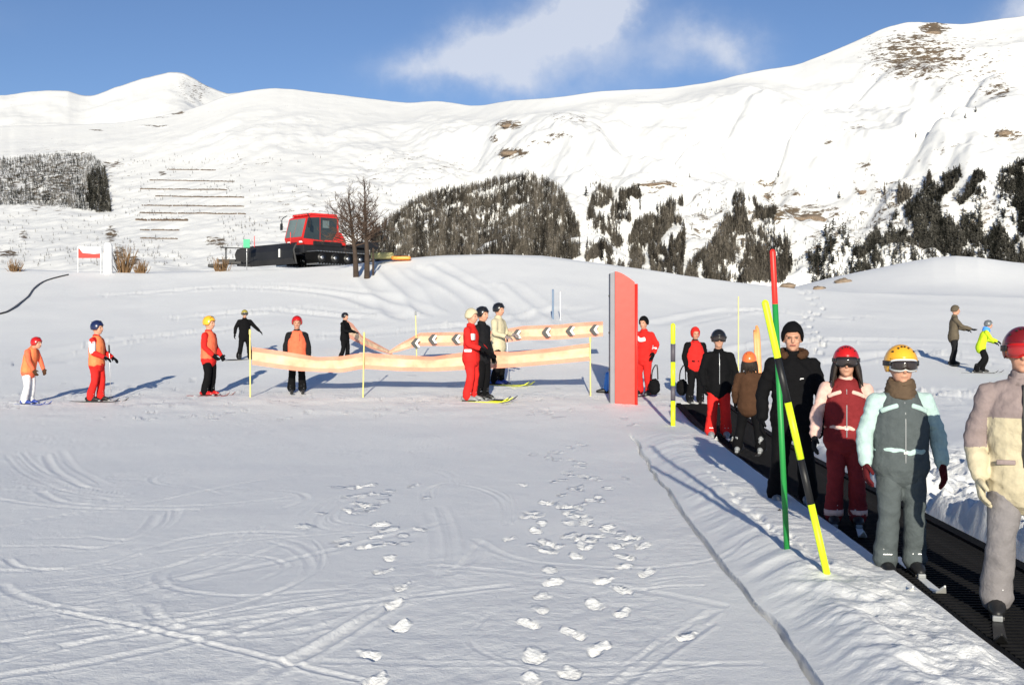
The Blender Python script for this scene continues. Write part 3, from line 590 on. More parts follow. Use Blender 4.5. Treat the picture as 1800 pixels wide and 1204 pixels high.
# ------------------------------------------------------------------ poles
def banded_pole(name, lab, base, top, rad, bands, grp=None, cat='pole'):
    e = empty(name, base); tag(e, lab, cat, grp); b = Vector(base); t = Vector(top) - b
    for (f0, f1, mt, nm) in bands:
        MB().tube([tuple(t * f0), tuple(t * f1)], [rad, rad], 14, ref=(1, 0, 0), round_=(f1 >= .999)).build(nm, mt, e, True)
    return e
def at_(u, v, y): return ((u - 900) / F * y, y, H + (HV - v) / F * y)
g = gp(1385, 972, .1); b = (g[0], g[1], .0); t = at_(1358, 443, g[1])
gy = g[1]; fr_ = (530 - 443) / (972 - 443)
banded_pole('slalom_pole', 'tall green pole with a red top standing in the snow bank', b, t, .0185, [(0, 1 - fr_, GREEN, 'lower_section'), (1 - fr_ + .001, 1, REDP, 'upper_section')], 'slalom poles in the snow bank')
g = gp(1457, 1012, .1); b = (g[0] + .01, g[1], .02); t = at_(1345, 533, g[1] + .05)
L = 479.
banded_pole('slalom_pole', 'leaning fluorescent yellow and black banded pole in the snow bank', b, t, .021, [(0, 142 / L, FLUO, 'yellow_band'), (142.5 / L, 217 / L, PLAST_B, 'black_band'), (217.5 / L, 312 / L, FLUO, 'yellow_band'), (312.5 / L, 387 / L, PLAST_B, 'black_band'), (387.5 / L, 1, FLUO, 'yellow_band')], 'slalom poles in the snow bank')
x, y, z = hit(1183, 750); t = at_(1183, 572, y); GB = mat('grey_band', (.10, .09, .11), .5)
banded_pole('slalom_pole', 'upright yellow and grey banded pole beside the lower end of the carpet', (x, y, z - .1), t, .036, [(0, .30, FLUO, 'yellow_band'), (.301, .44, GB, 'grey_band'), (.441, .66, FLUO, 'yellow_band'), (.661, .83, GB, 'grey_band'), (.831, 1, FLUO, 'yellow_band')])
BLUEG = mat('blue_grey_paint', (.16, .22, .32), .5)
for (u, v0, y, v1, rad, mt, lab) in [(972, 600, 36, 510, .035, BLUEG, 'thin blue grey pole rising behind the arrow banner'), (985, 600, 36, 514, .015, PLAST_W, 'thin white stick beside the blue grey pole'), (1298, 650, 26, 522, .014, POLEY, 'thin pale stake behind the riders on the carpet'), (1048, 600, 55, 465, .03, PLAST_G, 'short faint stake near the crest of the slope')]:
    x = (u - 900) / F * y; z = gz_(x, y); tp = at_(u, v1, y)
    tag(MB().tube([(x, y, z - .1), tp], [rad, rad], 10).build('stake', mt, None, True), lab, 'stake', 'stakes on the slope')

# ------------------------------------------------------------------ red crash pad
x, y, z = hit(1100, 709); e = empty('crash_pad', (x, y, z - .05)); tag(e, 'tall bright red crash pad with slanted top around a grey core', 'crash pad')
k = y / F; zt = lambda v: (709 - v) * k + .05
n = 10; prof = []
for i in range(n + 1):
    s = i / n; prof.append(((-20 + 34 * s) * k, zt(478 + 19 * s ** 1.5)))
m = MB(); m.prism([(-20 * k, 0), (14 * k, 0)] + prof[::-1], -.16, .0); m.build('front_panel', PADRED, e)
side = []
m = MB(); m.tube([(16.5 * k, -.09, 0.0), (16.5 * k, -.09, zt(500))], [(3.6 * k, .10), (3.6 * k, .10)], 14, round_=False); m.build('edge_roll', PADRED2, e, True)
m = MB(); m.prism([(-28 * k, .0), (-20.3 * k, .0), (-20.3 * k, zt(479)), (-28 * k, zt(481))], -.10, .22); m.build('core_panel', PADGREY, e)
for v in (520, 585, 650): MB().box((-27.5 * k, .06, zt(v)), (.03, .26, .04), bev=.006).build('strap', PLAST_B, e)

# ------------------------------------------------------------------ banners and their poles
NET_O = mat('orange_net', (.80, .36, .24), .8, .2, 30, .12, alpha=.72)
NET_Y = mat('cream_net', (.80, .56, .36), .8, .3, 20, .3, alpha=.74)
NET_D = mat('faded_print', (.62, .45, .22), .8, .2, 20, .2, alpha=.22)
def banner(name, lab, top, bot, depth, mats, n=90, group=None):
    """top/bot: (pixel u, pixel v) along the edges; depth(u): distance. Strip of three bands, 6 mm thick with folds."""
    tu = [p[0] for p in top]; tv = [p[1] for p in top]; bu = [p[0] for p in bot]; bv = [p[1] for p in bot]
    us_ = np.linspace(tu[0], tu[-1], n); y0 = depth(us_[0]); c0 = Vector(at_(us_[0], bv[0], y0)); e = empty(name, c0); tag(e, lab, 'banner', group)
    fr = [0, .16, .5, .84, 1.0]; rows = []
    for f in np.linspace(0, 1, 13):
        row = []
        for i, u in enumerate(us_):
            y = depth(u); v = np.interp(u, bu, bv) * (1 - f) + np.interp(u, tu, tv) * f
            dy = .035 * math.sin(u * .06 + 2 * f) + .03 * float(mnoise.noise(Vector((u * .05, f * 2, 3)))) + .03 * math.sin(f * 3.1)
            row.append(Vector(at_(u, v, y + dy)) - c0)
        rows.append(row)
    def strip(a, b, nm, mt):
        Vv = []; nr = b - a + 1
        for r in rows[a:b + 1]: Vv += r
        for r in rows[a:b + 1]: Vv += [q + Vector((0, .005, 0)) for q in r]
        Fc = []
        for i in range(nr - 1):
            for j in range(n - 1):
                p = i * n + j; Fc.append((p, p + 1, p + n + 1, p + n)); q = p + nr * n; Fc.append((q, q + n, q + n + 1, q + 1))
        me_ = bpy.data.meshes.new(nm); me_.from_pydata(Vv, [], Fc); return linkmesh(nm, me_, mt, e)
    strip(0, 3, 'lower_border', mats[0]); strip(3, 9, 'centre_panel', mats[1]); strip(9, 12, 'upper_border', mats[0])
    return e, c0
def fd(u): return 20.6 + .2 * (u - 443) / 600
eb, c0 = banner('banner', 'long sagging orange and cream queue banner in front of the skiers', [(443, 610), (500, 618), (560, 628), (600, 626), (638, 620), (700, 624), (760, 627), (840, 616), (900, 619), (960, 613), (1038, 603)], [(443, 641), (520, 652), (600, 655), (638, 648), (700, 652), (760, 653), (840, 649), (900, 646), (960, 641), (1038, 634)], fd, (NET_O, NET_Y))
def chev(e, c0, u, v, y, w_, h, mt, nm='chevron', tk=.012):
    s = y / F; m = MB(); w_ *= s; h *= s; c = Vector(at_(u, v, y)) - c0
    P = [(0, 0), (w_ * .55, h / 2), (w_, h / 2), (w_ * .5, 0), (w_, -h / 2), (w_ * .55, -h / 2)]
    m.prism([(c.x + a, c.z + b) for a, b in P], c.y - tk, c.y); m.build(nm, mt, e)
def bd(u): return 25.8 + 1.2 * (u - 700) / 360
e2, c2 = banner('banner', 'orange banner with black arrowheads behind the waiting instructors', [(684, 617), (700, 606), (722, 594), (738, 585), (790, 584), (830, 584), (880, 580), (920, 573), (980, 571), (1020, 567), (1060, 565)], [(684, 621), (700, 618), (722, 612), (738, 608), (790, 608), (830, 607), (880, 603), (920, 598), (980, 597), (1020, 594), (1060, 591)], bd, (NET_O, NET_Y), group='arrow banners')
for u in (722, 752, 793, 838, 900, 952, 994, 1036):
    v = (np.interp(u, [684, 738, 830, 920, 1060], [619, 596.5, 595.5, 585.5, 578])); chev(e2, c2, u, v, bd(u) - .075, 14, 18, PLAST_B, 'black_arrow'); chev(e2, c2, u + 7.5, v, bd(u) - .07, 9, 14, PLAST_W, 'white_arrow')
def cd(u): return 30 - 4 * (u - 606) / 90
e3, c3 = banner('banner', 'free end of the arrow banner trailing down from a skier', [(606, 560), (620, 569), (636, 590), (655, 600), (690, 619)], [(606, 590), (620, 598), (636, 606), (655, 614), (690, 624)], cd, (NET_O, NET_Y), 40, 'arrow banners')
for i, (u, y, v1, lab) in enumerate([(440, 20.6, 585, 'leftmost yellow pole of the sagging banner'), (638, 20.65, 590, 'second yellow pole of the sagging banner'), (841, 20.7, 610, 'yellow pole of the sagging banner in front of the red instructor'), (1038, 20.8, 598, 'rightmost yellow pole of the sagging banner'), (733, 25.9, 552, 'pale pole with a knob at the left end of the arrow banner')]):
    x = (u - 900) / F * y; z = gz_(x, y); tp = Vector(at_(u + random.uniform(-3, 3), v1, y)); b = Vector((x, y, z - .1)); e = empty('banner_pole', b); tag(e, lab, 'pole', 'poles that carry the banners')
    MB().tube([(0, 0, 0), tuple(tp - b)], [.015, .013], 10).build('shaft', POLEY, e, True)
    MB().tube([tuple(tp - b - Vector((0, 0, .02))), tuple(tp - b + Vector((0, 0, .05)))], [.022, .02], 10).build('cap', PLAST_G if i == 4 else POLEY, e, True)

# ------------------------------------------------------------------ people
def ax(p): return np.array(p, float)
HEAD = (0, -.015, 1.635)
def glove_mb(m, wr, d, wdir, nrm, sc=1.0, curl=.5, mirror=1, mitt=False):
    wr, d, wdir, nrm = [np.array(q, float) for q in (wr, d, wdir, nrm)]; d /= np.linalg.norm(d); wdir -= d * d.dot(wdir); wdir /= np.linalg.norm(wdir); nrm = np.cross(d, wdir) * (1 if np.dot(np.cross(d, wdir), nrm) > 0 else -1)
    s = sc
    m.tube([wr - d * .05 * s, wr, wr + d * .045 * s, wr + d * .10 * s], [(.043 * s, .036 * s), (.038 * s, .03 * s), (.05 * s, .026 * s), (.046 * s, .022 * s)], 12, ref=tuple(wdir))
    for i, L in enumerate((.070, .080, .076, .060)):
        o = wdir * (i - 1.5) * .0255 * s * mirror; p0 = wr + d * .085 * s + o * .9; a = curl * .6; b_ = curl * 1.5
        p1 = p0 + (d * math.cos(a) + nrm * math.sin(a)) * L * .55 * s; p2 = p1 + (d * math.cos(b_) + nrm * math.sin(b_)) * L * .55 * s
        m.tube([p0, p1, p2], [.0145 * s, .0135 * s, .0115 * s], 8, ref=tuple(wdir))
    t0 = wr + d * .025 * s - wdir * .038 * s * mirror; t1 = t0 + (d * .7 - wdir * .7 * mirror + nrm * .35) * .04 * s; t2 = t1 + (d * .95 - wdir * .1 * mirror + nrm * .5) * .035 * s
    m.tube([t0, t1, t2], [.018 * s, .0155 * s, .012 * s], 8, ref=tuple(nrm))
def shell(c, r, lim, seg=28, rings=12, th=.012, open_front=True):
    """helmet shell: lim(azimuth) = how far down (polar angle) it reaches; az 0 = front (-y)"""
    V = []; F_ = []
    for L in (0, 1):
        rr = [q - th * L for q in r]
        for i in range(rings + 1):
            for j in range(seg):
                a = 2 * math.pi * j / seg; ph = lim(a) * (i / rings); x = math.sin(ph) * math.sin(a); y = -math.sin(ph) * math.cos(a); z = math.cos(ph)
                V.append((c[0] + rr[0] * x, c[1] + rr[1] * y, c[2] + rr[2] * z))
    n = (rings + 1) * seg
    for i in range(rings):
        for j in range(seg):
            a = i * seg + j; b = i * seg + (j + 1) % seg; F_.append((a, b, b + seg, a + seg)); F_.append((n + a, n + a + seg, n + b + seg, n + b))
    for j in range(seg):
        a = rings * seg + j; b = rings * seg + (j + 1) % seg; F_.append((a, b, n + b, n + a))
    return V, F_
def wrinkle(me, amp, seed, sc=9, stretch=1.0):
    n = len(me.vertices); co = np.empty(n * 3, np.float32); me.vertices.foreach_get('co', co); co = co.reshape(-1, 3); no = np.empty(n * 3, np.float32); me.vertex_normals.foreach_get('vector', no) if hasattr(me, 'vertex_normals') else me.vertices.foreach_get('normal', no); no = no.reshape(-1, 3)
    d = np.empty(n)
    for i in range(n):
        x, y, z = co[i]; a = mnoise.noise(Vector((x * sc * .8 + seed, y * sc * .8, z * sc * 1.7 + x * 5))); b = mnoise.noise(Vector((x * sc * 2.1, y * sc * 2.1 + seed, z * sc * 3.2 - x * 9)))
        d[i] = (1 - 2.2 * abs(a)) * .7 + b * .5
    co = co + no * (d[:, None] * amp); me.vertices.foreach_set('co', co.astype(np.float32).ravel()); me.update()

def person(lab, u, vfeet, vhead, rot=0, top='black', sleeves=None, legs='black', vest=None, glove='black', boots='black', hat='helmet', hatc='black', face=True,
           lean=.0, headp=(0, 0, 0), LA=None, RA=None, feet=((-.13, 0), (.13, 0)), knee=.05, goggles=None, ski='ski', skic=None, near=0, z=None, y=None, puff=1.12, hair=False, scarf=None, extra=None, legtwist=0,
           cheight=None, group='skiers waiting and riding at the lift', skilen=1.5, hood=None, skirot=0, skins=True, leghem=None, mid=None, K=None):
    vox = (.028, .019, .0105)[near]; sg = (10, 12, 18)[near]
    if y is None:
        x, y, zz = hit(u, vfeet)
    else:
        x = (u - 900) / F * y; zz = gz_(x, y)
    if z is not None: zz = z
    zz_base = zz; hgt = (H + (HV - vhead) / F * y) - zz_base
    K = K or 1.16
    s = hgt / (1.47 + .335 * K); cl_ = math.cos(lean * 1.2); s = s / (1 - .25 * (1 - cl_))
    e = empty('person', (x, y, zz_base), R(rot), s); tag(e, lab, 'person', group)
    LA = LA or ((-.255, .02, 1.13), (-.27, -.07, .89)); RA = RA or ((.255, .02, 1.13), (.27, -.07, .89))
    def sp(z_): # spine offset by lean
        k = max(0, z_ - .92); return -math.sin(lean) * k, .92 + k * math.cos(lean) if z_ > .92 else z_
    def S(x_, y_, z_): o, zn = sp(z_); return (x_, y_ + o, zn)
    hc = ax(S(*HEAD)) + ax(headp)
    shl, shr = ax(S(-.185, .0, 1.395)), ax(S(.185, .0, 1.395))
    zo = sp(1.4)[1] - 1.4; yo = sp(1.4)[0]
    le, lh = [ax(p) + (0, yo, zo) for p in LA]; re_, rh = [ax(p) + (0, yo, zo) for p in RA]
    hips = [(-.085, 0, .90), (.085, 0, .90)]; ank = [(f[0], f[1] + .02, .12) for f in feet]
    kn = [((h[0] + a[0]) / 2 * 1.02, (h[1] + a[1]) / 2 - knee, .50) for h, a in zip(hips, ank)]
    nk0 = ax(S(0, .0, 1.45))
    def HW(o):
        if K != 1:
            for v in (o.data if hasattr(o, 'data') else o).vertices: p = nk0 + (np.array(v.co) - nk0) * K; v.co = p
        return o
    # body: one continuous surface
    m = MB(); q = sg
    m.tube([S(0, 0, .86), S(0, 0, 1.0), S(0, 0, 1.15), S(0, 0, 1.3), S(0, .0, 1.40), S(0, .0, 1.46)], [(.15, .10), (.13, .095), (.135, .10), (.155, .11), (.14, .09), (.07, .065)], q)
    nk = ax(S(0, .0, 1.45)); m.tube([tuple(nk), tuple((nk + hc) / 2 + (0, .005, -.01)), tuple(hc + (0, .01, -.04))], [.056, .052, .055], q)
    m.ell(tuple(hc + (0, .012, .02)), (.076, .095, .105), 18, 12); m.ell(tuple(hc + (0, -.028, -.035)), (.060, .062, .078), 16, 10); m.ell(tuple(hc + (0, -.058, -.088)), (.028, .024, .022), 10, 7)
    m.tube([tuple(hc + (0, -.090, .018)), tuple(hc + (0, -.104, -.018)), tuple(hc + (0, -.100, -.03))], [.010, .014, .012], 8)
    m.ell(tuple(hc + (0, -.086, -.056)), (.022, .010, .009), 10, 6)
    for sx_ in (-1, 1): m.ell(tuple(hc + (.078 * sx_, .012, -.005)), (.011, .02, .032), 8, 6); m.ell(tuple(hc + (.036 * sx_, -.062, -.025)), (.022, .02, .02), 8, 6)
    m.tube([tuple(hc + (-.045, -.078, .032)), tuple(hc + (0, -.089, .028)), tuple(hc + (.045, -.078, .032))], [.010, .011, .010], 8, ref=(0, 0, 1))
    for sh, el, hd in ((shl, le, lh), (shr, re_, rh)):
        dd = (hd - el) / np.linalg.norm(hd - el); m.tube([tuple(sh), tuple((sh + el) / 2), tuple(el), tuple((el + hd) / 2), tuple(hd), tuple(hd + dd * .06)], [.052, .046, .04, .038, .027, (.034, .016)], q)
    for h, k_, a in zip(hips, kn, ank):
        m.tube([h, tuple((ax(h) + ax(k_)) / 2), k_, tuple((ax(k_) + ax(a)) / 2), a], [.085, .075, .055, .055, .04], q); m.ell((a[0], a[1] - .05, .06), (.045, .11, .04), 10, 7)
    if K != 1: m.v = [tuple(nk0 + (np.array(p) - nk0) * (1 + (K - 1) * min(1, max(0, (p[2] - nk0[2]) / .04)))) if abs(p[0]) < .12 and p[2] > nk0[2] else p for p in m.v]
    linkmesh('body', m.remesh('body', (.026, .016, .0082)[near], 2), SKIN, e)
    # trousers
    m = MB(); tm = puff
    m.tube([S(0, .005, .80), S(0, .005, .88), S(0, .005, .97), S(0, .005, 1.05)], [(.155, .125), (.178, .135), (.168, .128), (.150, .115)], q)
    for h, k_, a in zip(hips, kn, ank):
        m.tube([(h[0], h[1], .93), tuple((ax(h) + ax(k_)) / 2), k_, tuple((ax(k_) + ax(a)) / 2), (a[0], a[1], .19), (a[0], a[1], .10)], [(.098 * tm, .115), (.093 * tm, .105), (.078 * tm, .082), (.080 * tm, .082), (.086 * tm, .088), (.090 * tm, .094)], q)
    me_ = m.remesh('trousers', vox, 3); wrinkle(me_, (.006, .008, .011)[near], random.random() * 50, 5.5); tr_o = linkmesh('trousers', me_, fb(legs), e)
    if leghem:
        for a in ank: MB().tube([(a[0], a[1], .10), (a[0], a[1], .16)], [(.094 * tm, .098), (.094 * tm, .098)], q, round_=False).build('trouser_cuff', fb(leghem), tr_o, True)
    # jacket with sleeves
    m = MB(); jp = puff
    z_h = 1.0 if sleeves else .80
    m.tube([S(0, 0, z_h), S(0, 0, max(.90, z_h + .02)), S(0, 0, max(1.02, z_h + .06)), S(0, 0, 1.16), S(0, 0, 1.29), S(0, .0, 1.38), S(0, .0, 1.44), S(0, .0, 1.50)], [(.200 * jp, .165), (.202 * jp, .165), (.182 * jp, .145), (.190 * jp, .142), (.208, .145), (.185, .118), (.115, .095), (.078, .078)], q)
    m.tube([tuple(shl + (.04, 0, .01)), tuple((shl + shr) / 2 + (0, 0, .015)), tuple(shr + (-.04, 0, .01))], [.07, .08, .07], q, ref=(0, 0, 1))
    for sh, el, hd in ((shl, le, lh), (shr, re_, rh)):
        wr = hd - (hd - el) * .04
        m.tube([tuple(sh), tuple(sh * .5 + el * .5), tuple(el), tuple(el * .5 + wr * .5), tuple(wr)], [(.078 * jp, .076), (.068 * jp, .068), (.060 * jp, .062), (.056 * jp, .058), (.048 * jp, .050)], q)
    me_ = m.remesh('jacket', vox, 3); wrinkle(me_, (.006, .008, .013)[near], random.random() * 50, 7)
    jk = linkmesh('jacket', me_, [fb(sleeves or top)], e)
    if mid:   # two-tone jacket: lower part in another colour
        me_.materials.append(fb(mid[0]))
        for p in me_.polygons:
            if p.center.z < (mid[1] if abs(p.center.x) < .205 else mid[2]): p.material_index = 1
    if sleeves and not vest: vest = (top, .86, 1.40)
    if vest:
        vc, z0, z1 = vest; m = MB(); zz_ = np.linspace(z0, z1, 6)
        wdt = lambda q_: np.interp(q_, [.80, .9, 1.02, 1.16, 1.29, 1.38, 1.44], [.204, .206, .19, .198, .203, .165, .12]) * (jp if q_ < 1.2 else 1) + .010; dpt = lambda q_: np.interp(q_, [.80, .9, 1.02, 1.16, 1.29, 1.38, 1.44], [.166, .170, .158, .164, .168, .142, .115])
        m.tube([S(0, 0, float(q_)) for q_ in zz_], [(float(wdt(q_)) + (.004 if near > 1 else 0), float(dpt(q_)) + (.004 if near > 1 else 0)) for q_ in zz_], q)
        if near < 2 or z1 > 1.4: m.tube([S(-.10, 0, z1 - .03), S(-.10, 0, 1.445)], [(.045, .10), (.04, .085)], q); m.tube([S(.10, 0, z1 - .03), S(.10, 0, 1.445)], [(.045, .10), (.04, .085)], q)
        me_ = m.remesh('vest', vox, 3); wrinkle(me_, (.005, .007, .008)[near], random.random() * 50, 8); linkmesh('vest', me_, fb(vc), e)
    # collar
    m = MB(); V_ = []; ns = 16
    cb = ax(S(0, .0, 1.455)); ct = ax(S(0, .0, 1.535)) + ax(headp) * .3
    for (c_, r_) in ((cb, .092), (ct, .083), (ct, .070), (cb, .074)):
        for i in range(ns): a = 6.2832 * i / ns; V_.append((c_[0] + r_ * math.cos(a), c_[1] + r_ * 1.03 * math.sin(a), c_[2] - (.018 * (1 - math.sin(a)) if c_ is ct else 0)))
    m.add(V_, [(i * ns + j, i * ns + (j + 1) % ns, ((i + 1) % 4) * ns + (j + 1) % ns, ((i + 1) % 4) * ns + j) for i in range(4) for j in range(ns)]); m.build('collar', fb(top if not scarf else scarf), e, True)
    # gloves
    for sgn, el, hd in ((-1, le, lh), (1, re_, rh)):
        m = MB(); d = hd - el; d = d / np.linalg.norm(d); glove_mb(m, hd + d * .01, d, (0, 1, 0) if abs(d[1]) < .8 else (1, 0, 0), (-sgn, 0, 0), 1.12, .45, 1)
        linkmesh('glove', m.remesh('glove', (.016, .011, .0055)[near], 1), fb(glove), e)
    # boots
    for a in ank:
        m = MB(); x0, y0 = a[0], a[1]
        m.tube([(x0, y0 + .09, .06), (x0, y0 + .03, .065), (x0, y0 - .06, .062), (x0, y0 - .15, .05), (x0, y0 - .19, .042)], [(.050, .052), (.056, .058), (.055, .055), (.052, .042), (.035, .03)], 12); m.tube([(x0, y0 + .02, .07), (x0, y0 + .01, .17), (x0, y0 - .005, .26)], [(.058, .068), (.060, .075), (.066, .08)], 12)
        bo = m.build('boot', {'black': PLAST_B, 'blue': PLAST_BLUE, 'red': SHELL['red'], 'grey': PLAST_G, 'white': PLAST_W}[boots], e, True)
        if near: 
            k = MB()
            for zz_ in (.07, .11, .165, .21): k.box((x0, y0 - (.115 if zz_ < .09 else .075) - .0, zz_), (.075, .02, .012), bev=.003)
            k.build('buckle', METAL, bo)
        MB().box((x0, y0 - .045, .012), (.085, .30, .024), bev=.006).build('sole', PLAST_B, bo)
    # skis or board
    if ski == 'ski':
        for a in ank:
            m = MB(); L_ = skilen; pts = []; n_ = 14; Vv = []; Fc = []
            for i in range(n_ + 1):
                f = i / n_; yy_ = a[1] + L_ * .42 - f * L_; w_ = .040 - .008 * math.sin(math.pi * f) if f < .93 else .040 * (1 - (f - .93) / .08); zt_ = .0 + (.09 * ((f - .86) / .14) ** 2 if f > .86 else 0)
                Vv += [(a[0] - w_, yy_, zt_ - .012), (a[0] + w_, yy_, zt_ - .012), (a[0] + w_, yy_, zt_ + .002), (a[0] - w_, yy_, zt_ + .002)]
            for i in range(n_):
                for j in range(4): Fc.append((i * 4 + j, i * 4 + (j + 1) % 4, i * 4 + 4 + (j + 1) % 4, i * 4 + 4 + j))
            Fc += [(3, 2, 1, 0), tuple(len(Vv) - 4 + j for j in range(4))]; m.add(Vv, Fc)
            so = m.build('ski', skic or PLAST_B, e); 
            if near:
                for yb in (.13, -.21): MB().box((a[0], a[1] + yb, .02), (.06, .06, .035), bev=.008).build('binding', PLAST_G, so)
    elif ski == 'board':
        m = MB(); poly = []
        for i in range(24):
            a_ = 2 * math.pi * i / 24; ce, se = math.cos(a_), math.sin(a_); poly.append((.74 * np.sign(ce) * abs(ce) ** .45, .13 * np.sign(se) * abs(se) ** .55))
        m.prism(poly, -.006, .012, axis='z'); m.build('snowboard', skic or PLAST_B, e)
    # head wear
    c = tuple(hc + (0, .010, .025))
    if hat == 'helmet':
        def lim(a):
            d = abs((a + math.pi) % (2 * math.pi) - math.pi); return R(76) + (R(118) - R(76)) * float(sstep(np.array(d), R(42), R(72)))
        V_, F_ = shell(c, (.106, .124, .122), lim, 32 if near else 18, 12 if near else 8); m = MB(); m.add(V_, F_); he = HW(m.build('helmet', SHELL[hatc], e, True))
        if near:
            k = MB()
            for (a, ph) in ((-28, 38), (28, 38), (-10, 30), (10, 30), (-50, 52), (50, 52), (160, 45), (200, 45)):
                a, ph = R(a), R(ph); k.ell((c[0] + .107 * math.sin(ph) * math.sin(a), c[1] - .125 * math.sin(ph) * math.cos(a), c[2] + .123 * math.cos(ph)), (.008, .016, .006), 8, 6)
            HW(k.build('vent', PLAST_B, he, True))
            k = MB(); rim = []
            for i in range(9): a = R(-48 + 12 * i); rim.append((c[0] + .108 * math.sin(R(76)) * math.sin(a), c[1] - .128 * math.sin(R(76)) * math.cos(a), c[2] + .122 * math.cos(R(76)) + .002))
            k.tube(rim, [.006] * 9, 6, ref=(0, 0, 1), k=1); HW(k.build('brim', SHELL[hatc], he, True))
    elif hat in ('beanie', 'hood'):
        def lim(a):
            d = abs((a + math.pi) % (2 * math.pi) - math.pi); return R(72) + (R(112 if hat == 'beanie' else 140) - R(72)) * float(sstep(np.array(d), R(35), R(75)))
        V_, F_ = shell(c, (.096, .116, .128), lim, 22, 10); m = MB(); m.add(V_, F_); me_ = m.mesh('beanie'); wrinkle(me_, .006, 3.3, 14); he = HW(linkmesh('beanie' if hat == 'beanie' else 'hood', me_, fb(hatc), e))
    if goggles:
        def band(az0, az1, zc, hh, rx, ry, th, nm, mt, n_=14, par=he):
            V_ = []; F_ = []
            for L_ in (0, 1):
                for i in range(n_ + 1):
                    a = R(az0 + (az1 - az0) * i / n_); tp_ = hh * (1 - .35 * (abs(2 * i / n_ - 1) ** 4 if az1 - az0 < 200 else 0)); no_ = .3 * max(0, 1 - abs(2 * i / n_ - 1) * 5) if az1 - az0 < 200 else 0
                    rx_, ry_ = rx - th * L_, ry - th * L_
                    for k_ in (-1 + no_, -.3, .4, 1): V_.append((c[0] + rx_ * math.sin(a), c[1] - ry_ * math.cos(a), c[2] + zc + tp_ * k_))
            o_ = (n_ + 1) * 4
            for i in range(n_):
                for k_ in range(3): p = i * 4 + k_; F_.append((p, p + 4, p + 5, p + 1)); F_.append((o_ + p, o_ + p + 1, o_ + p + 5, o_ + p + 4))
                p = i * 4; F_.append((p, o_ + p, o_ + p + 4, p + 4)); F_.append((p + 3, p + 7, o_ + p + 7, o_ + p + 3))
            for i in (0, n_):
                for k_ in range(3): p = i * 4 + k_; F_.append((p, p + 1, o_ + p + 1, o_ + p) if i == 0 else (p + 1, p, o_ + p, o_ + p + 1))
            m_ = MB(); m_.add(V_, F_); return HW(m_.build(nm, mt, par, True))
        fc, lc, zg = goggles
        fo = band(-58, 58, zg, .041, .104, .130, .022, 'goggle_frame', fc); band(-50, 50, zg, .031, .108, .134, .010, 'goggle_lens', lc)
        band(50, 310, zg + .012, .016, .112, .130, .006, 'goggle_strap', PLAST_B, 26)
    elif near and face:
        k = MB()
        for sx_ in (-1, 1): k.ell(tuple(hc + (.031 * sx_, -.079, .008)), (.013, .007, .007), 10, 7)
        HW(k.build('eye', EYEM, e, True)); k = MB(); k.tube([tuple(hc + (-.022, -.094, -.056)), tuple(hc + (0, -.099, -.055)), tuple(hc + (.022, -.094, -.056))], [.004, .006, .004], 8, ref=(0, 0, 1)); HW(k.build('lips', LIP, e, True))
    if hair:
        k = MB()
        for i in range(26):
            a = R(60 + 240 * i / 25); x0, y0 = .085 * math.sin(a), -.10 * math.cos(a); k.tube([tuple(hc + (x0, y0 + .01, .02)), tuple(hc + (x0 * 1.25, y0 * 1.1, -.07)), tuple(hc + (x0 * 1.45 + random.gauss(0, .01), y0 * 1.0 - .02, -.15 - random.random() * .05))], [.016, .018, .006], 6)
        HW(k.build('hair', HAIR, e, True))
    if scarf:
        k = MB()
        for j in range(4):
            P = []; rr = .098 - .006 * j
            for i in range(13): a = R(30 * i + 20 * j); P.append(tuple(nk + (rr * math.cos(a), rr * 1.05 * math.sin(a) - .01, .005 + .028 * j + .012 * math.sin(a * 2 + j) - (.03 if math.sin(a) < 0 else 0) * (1 - j / 4))))
            k.tube([(p_[0], p_[1], p_[2] + .018) for p_ in P], [.029] * 13, 10, ref=(0, 0, 1), k=2)
        me_ = k.remesh('scarf', .009, 1); wrinkle(me_, .009, 8.2, 16); linkmesh('scarf', me_, fb(scarf), e)
    if hood:
        k = MB(); P = []
        for i in range(11): a = R(-60 + 30 * i); P.append(tuple(nk + (.115 * math.cos(a), .05 + .10 * math.sin(a) * .9, .035 + .035 * math.sin(a))))
        P = [tuple(nk + (.12 * math.sin(R(a)), .01 - .12 * math.cos(R(a)) * -1 if False else .02 + .115 * -math.cos(R(a)), .02 + .05 * (1 - math.cos(R(a))) / 2 + .02)) for a in range(40, 321, 20)]
        k.tube(P, [.035] * len(P), 10, ref=(0, 0, 1), k=2); me_ = k.remesh('fur_collar', .012 if near else .02, 1); wrinkle(me_, .016, 2.2, 30); linkmesh('fur_collar', me_, fb(hood), e)
    if extra: extra(e, S, hc)
    return e
def zipper(col, x=.0, z0=.9, z1=1.45, yy=-.157):
    def f(e, S, hc):
        k = MB(); P = [S(x, yy - (.004 if q < 1.3 else -.045 * (q - 1.3) / .15), q) for q in np.linspace(z0, z1, 7)]; k.tube(P, [(.006, .004)] * 7, 6); k.build('zip', col, e, True)
    return f
